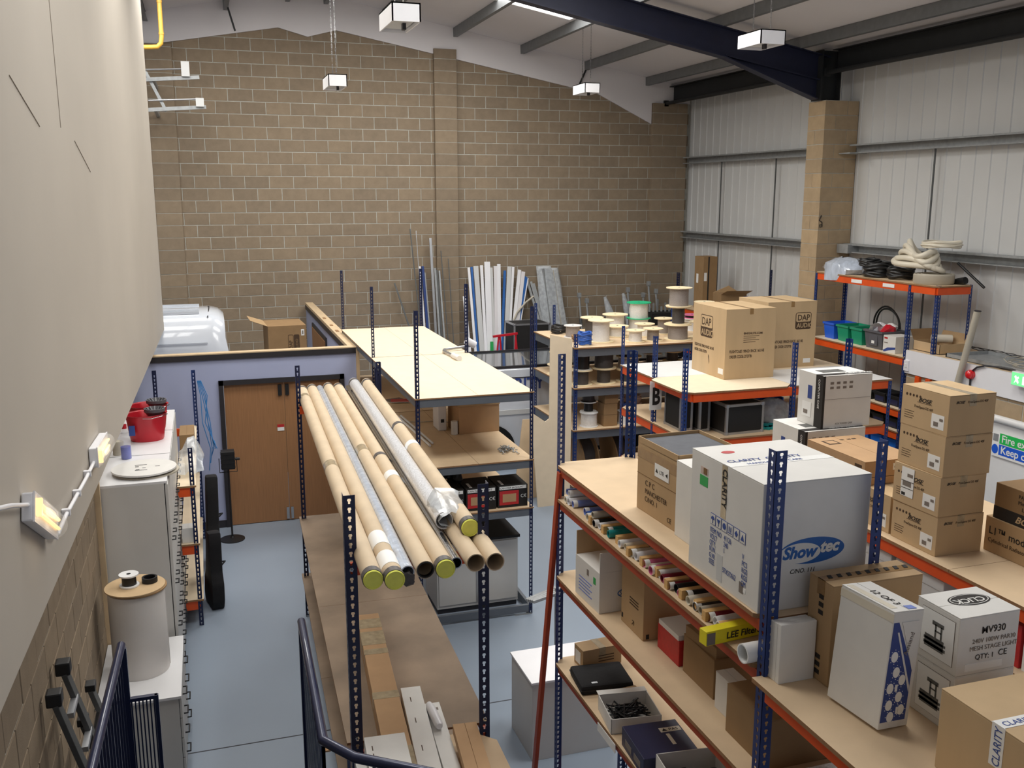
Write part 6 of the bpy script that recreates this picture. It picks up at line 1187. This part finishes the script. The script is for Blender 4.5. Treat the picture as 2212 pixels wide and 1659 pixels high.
# ---- wall rack contents
def bin_(label, x, y, w, d, h, m, lip=.012, name='storage_bin', z=2.27, rz=0, cat='bin', group='storage bins on the wall rack'):
    t = thing(name, label, cat, (x, y, z), rz, group); k = .86; b = MB()
    o0 = [(-w / 2 * k, -d / 2 * k, 0), (w / 2 * k, -d / 2 * k, 0), (w / 2 * k, d / 2 * k, 0), (-w / 2 * k, d / 2 * k, 0)]; o1 = [(-w / 2, -d / 2, h), (w / 2, -d / 2, h), (w / 2, d / 2, h), (-w / 2, d / 2, h)]; q = .008
    i1 = [(x_ - math.copysign(q, x_), y_ - math.copysign(q, y_), h) for x_, y_, _ in o1]; i0 = [(x_ - math.copysign(q, x_), y_ - math.copysign(q, y_), .01) for x_, y_, _ in o0]
    b.add(o0 + o1 + i1 + i0, [(3, 2, 1, 0)] + [(i, (i + 1) % 4, 4 + (i + 1) % 4, 4 + i) for i in range(4)] + [(4 + i, 4 + (i + 1) % 4, 8 + (i + 1) % 4, 8 + i) for i in range(4)] + [(8 + i, 8 + (i + 1) % 4, 12 + (i + 1) % 4, 12 + i) for i in range(4)] + [(12, 13, 14, 15)]); b.build('tub', m, t)
    l = MB()
    for x0, x1, y0, y1 in ((-w / 2 - lip, w / 2 + lip, -d / 2 - lip, -d / 2), (-w / 2 - lip, w / 2 + lip, d / 2, d / 2 + lip), (-w / 2 - lip, -w / 2, -d / 2, d / 2), (w / 2, w / 2 + lip, -d / 2, d / 2)): l.box(x0, x1, y0, y1, h - .03, h)
    l.build('rim', m, t); return t
q = bin_('blue storage bin at the far end of the wall rack', 9.50, 12.60, .40, .26, .25, 'blue_bin'); q = bin_('first green storage bin beside the blue one', 9.50, 12.26, .40, .27, .25, 'green_bin'); MB().box(-.19, -.187, -.05, .04, .17, .185).build('label', 'paper', q)
q = bin_('second green storage bin, next to the dark grey one', 9.50, 11.93, .40, .26, .25, 'green_bin'); MB().box(-.19, -.187, -.05, .05, .17, .185).build('label', 'paper', q)
q = bin_('dark grey storage bin heaped with packets', 9.50, 11.52, .44, .40, .27, 'grey_bin'); MB().box(-.215, -.205, -.09, .09, .05, .20).build('front_panel', 'grey_bin', q); MB().box(-.218, -.214, -.03, .03, .08, .12).build('label', 'paper', q)
for i, (x, y, m_, lab) in enumerate(((9.40, 11.60, 'alu', 'crumpled silver packet heaped in the dark grey bin'), (9.45, 11.42, 'red_plastic', 'red packet heaped in the dark grey bin'), (9.58, 11.52, 'paper', 'white packet heaped in the dark grey bin'), (9.52, 11.68, 'white_gloss', 'clear white packet at the back of the dark grey bin'))):
    o = tag(MB().lathe([(.05, 0), (.10, .03), (.09, .09), (.03, .13), (0, .13)], 9, jit=.25).build('packet', m_), lab, 'packet', 'packets in the dark grey bin'); o.location = (x, y, 2.50)
coil('large thin black ring of tubing standing behind the dark grey bin', 9.74, 11.83, 2.55, .27, 2, .014, 'cable_black', 'tubing', tilt=0).rotation_euler = (0, math.radians(86), 0)
wc = carton('carton', 'white and blue printed carton beside the dark grey bin', 'box', (9.27, 11.02, 2.27), (.30, .26, .24), 'white_card', 0, flaps=False); D = dims(wc); decal(wc, '-X', D, 0, 0, 0, 0, 'print_navy', 'blue_curve', poly=[(.0, .02), (.10, .07), (.26, .09), (.26, .06), (.12, .03), (.03, 0)]); decal(wc, '-X', D, .02, .19, .07, .025, 'red_label', 'logo'); decal(wc, '-X', D, .02, .13, .08, .012, 'ink_grey', 'printed_text')
oc = thing('open_carton', 'open brown carton with raised flaps at the near end of the wall rack shelf', 'box', (9.52, 10.45, 2.388))
for x0, x1, y0, y1 in ((-.22, -.215, -.25, .25), (.215, .22, -.25, .25), (-.22, .22, -.25, -.245), (-.22, .22, .245, .25)): MB().box(x0, x1, y0, y1, 0, .13).build('side', 'card_pale', oc)
MB().box(-.22, .22, -.25, .25, 0, .006).build('base', 'card_in', oc); MB().add([(-.22, .25, .13), (.22, .25, .13), (.22, .33, .27), (-.22, .33, .27)], [(0, 1, 2, 3)]).add([(-.22, .253, .13), (.22, .253, .13), (.22, .333, .27), (-.22, .333, .27)], [(3, 2, 1, 0)]).build('raised_flap', 'card_dark', oc); MB().add([(.22, -.25, .13), (.22, .25, .13), (.27, .25, .25), (.27, -.25, .25)], [(0, 1, 2, 3)]).build('raised_flap', 'card', oc); MB().cyl((-.05, .1, .16), (.18, -.02, .16), .06, 14).build('paper_roll', 'hose_white', oc, smooth=True)
for i in range(4):
    for zz, m_, n_ in ((1.52, 'navy_bin', 'upper'), (1.20, 'navy_bin', 'middle'), (.70, 'tray_blue', 'lower')):
        q = bin_('%s small %s bin on the %s row under the wall rack' % (('first', 'second', 'third', 'fourth')[i], 'blue' if m_ == 'tray_blue' else 'black', n_), 9.42, 10.98 + .30 * i, .30, .25, .15 if zz != .70 else .35, 'black_plastic' if m_ == 'navy_bin' else m_, name='parts_bin', z=zz, group='small bins under the wall rack'); MB().box(-.142, -.136, -.09, .09, .02, .10).build('front_panel', m_, q)
tl_ = tag(MB().lathe([(.05, 0), (.055, .005), (.055, .11), (.02, .11), (.02, .09), (0, .09)], 18).build('paper_towel_roll', 'paper', smooth=True), 'white roll standing on the shelf below the bins', 'roll'); tl_.location = (9.32, 12.35, 1.52 + .0); tl_.scale = (1.4, 1.4, 3)
mon = thing('black_monitor', 'dark flat device tilted on the shelf below the bins', 'device', (9.45, 12.62, 1.52)); MB().box(-.2, .2, -.06, .06, 0, .22).build('shell', 'black_plastic', mon, bevel=.01)
# hoses on top
zt = 3.30
pbg = thing('polythene_bag', 'shiny clear polythene bag spilling over the wall rack top', 'bag', (9.42, 12.45, zt)); b = MB(); n_ = 16
for i, (r, z) in enumerate(((.30, .0), (.34, .06), (.30, .15), (.18, .22), (.05, .24))):
    for k in range(n_): a = 2 * math.pi * k / n_; rr = r * random.uniform(.85, 1.12); b.v.append((rr * math.cos(a) * .85, rr * math.sin(a) * 1.2, z + random.uniform(-.01, .02) + (-.10 if i == 0 and math.cos(a) < -.8 else 0)))
b.f += [(i * n_ + k, i * n_ + (k + 1) % n_, (i + 1) * n_ + (k + 1) % n_, (i + 1) * n_ + k) for i in range(4) for k in range(n_)]; b.build('film', 'shrink', pbg, smooth=True)
coil('black hose coil on the wall rack top beside the polythene bag', 9.45, 11.72, zt, .19, 8, .022, 'cable_black', 'hose coils on the wall rack', cat='hose', name='hose_coil', sq=.55); t = coil('smaller black hose coil tilted on the larger one', 9.40, 11.86, zt + .14, .15, 4, .018, 'cable_black', 'hose coils on the wall rack', cat='hose', name='hose_coil', sq=.7, tilt=0); coil('black hose coil half under the white hose', 9.48, 11.28, zt, .17, 6, .022, 'cable_black', 'hose coils on the wall rack', cat='hose', name='hose_coil', sq=.5)
gh = thing('hose_coil', 'wide flat grey hose band coiled at the near end of the wall rack top', 'hose', (9.46, 10.60, zt), 0, 'hose coils on the wall rack')
for k, r in enumerate((.25, .215, .18)): MB().lathe([(r, .002), (r + .012, .02), (r + .012, .12), (r, .135), (r - .012, .12), (r - .012, .02), (r, .002)], 36, (.02 * k, .01 * k, 0)).build('band', 'hose_grey', gh, smooth=True)
wh = thing('hose_coil', 'thick white hose folded over the wall rack top', 'hose', (9.48, 10.92, zt + .19), 0, 'hose coils on the wall rack')
for k in range(5):
    r = .040
    b = MB(); P = []
    for j in range(32):
        a_ = 2 * math.pi * j / 32; P.append(((.21 - .012 * k) * math.cos(a_) + .03 * math.sin(2 * a_ + k), (.42 - .03 * k) * math.sin(a_ + .15 * k), .045 * k + .05 + (.05 + .015 * k) * math.sin(a_ * 2 + 1.3 * k) * .6 + .06 * math.sin(a_)))
    b.tube(P, r, 10, closed=True).build('turn', 'hose_white', wh, smooth=True)
coil('thin cream hose coil on top of the thick white hose', 9.60, 10.66, zt + .47, .25, 4, .016, 'hose_white', 'hose coils on the wall rack', cat='hose', name='hose_coil', sq=.6)
bp2 = thing('black_pipe', 'short black pipe slanting off the near end of the wall rack top', 'pipe', (9.7, 10.35, zt)); MB().cyl((.05, .15, .28), (.12, -.28, -.02), .018, 10).build('pipe', 'cable_black', bp2, smooth=True); MB().cyl((0, .2, .0), (.02, -.05, .06), .05, 12).build('boot', 'cable_black', bp2, smooth=True)
flush_text()
# ================================================================ tidy: move each root empty to the base centre of its parts
bpy.context.view_layer.update()
for o in list(COL.objects):
    if '_d' in o: del o['_d']
    if o.type == 'EMPTY' and o.parent is None and tuple(o.location) == (0, 0, 0) and o.children:
        lo = [1e9] * 3; hi = [-1e9] * 3
        for c in o.children:
            if c.type != 'MESH': continue
            for v in c.bound_box:
                w_ = c.matrix_world @ Vector(v)
                for i in range(3): lo[i] = min(lo[i], w_[i]); hi[i] = max(hi[i], w_[i])
        d = Vector(((lo[0] + hi[0]) / 2, (lo[1] + hi[1]) / 2, lo[2])); o.location = d
        for c in o.children: c.location = Vector(c.location) - d
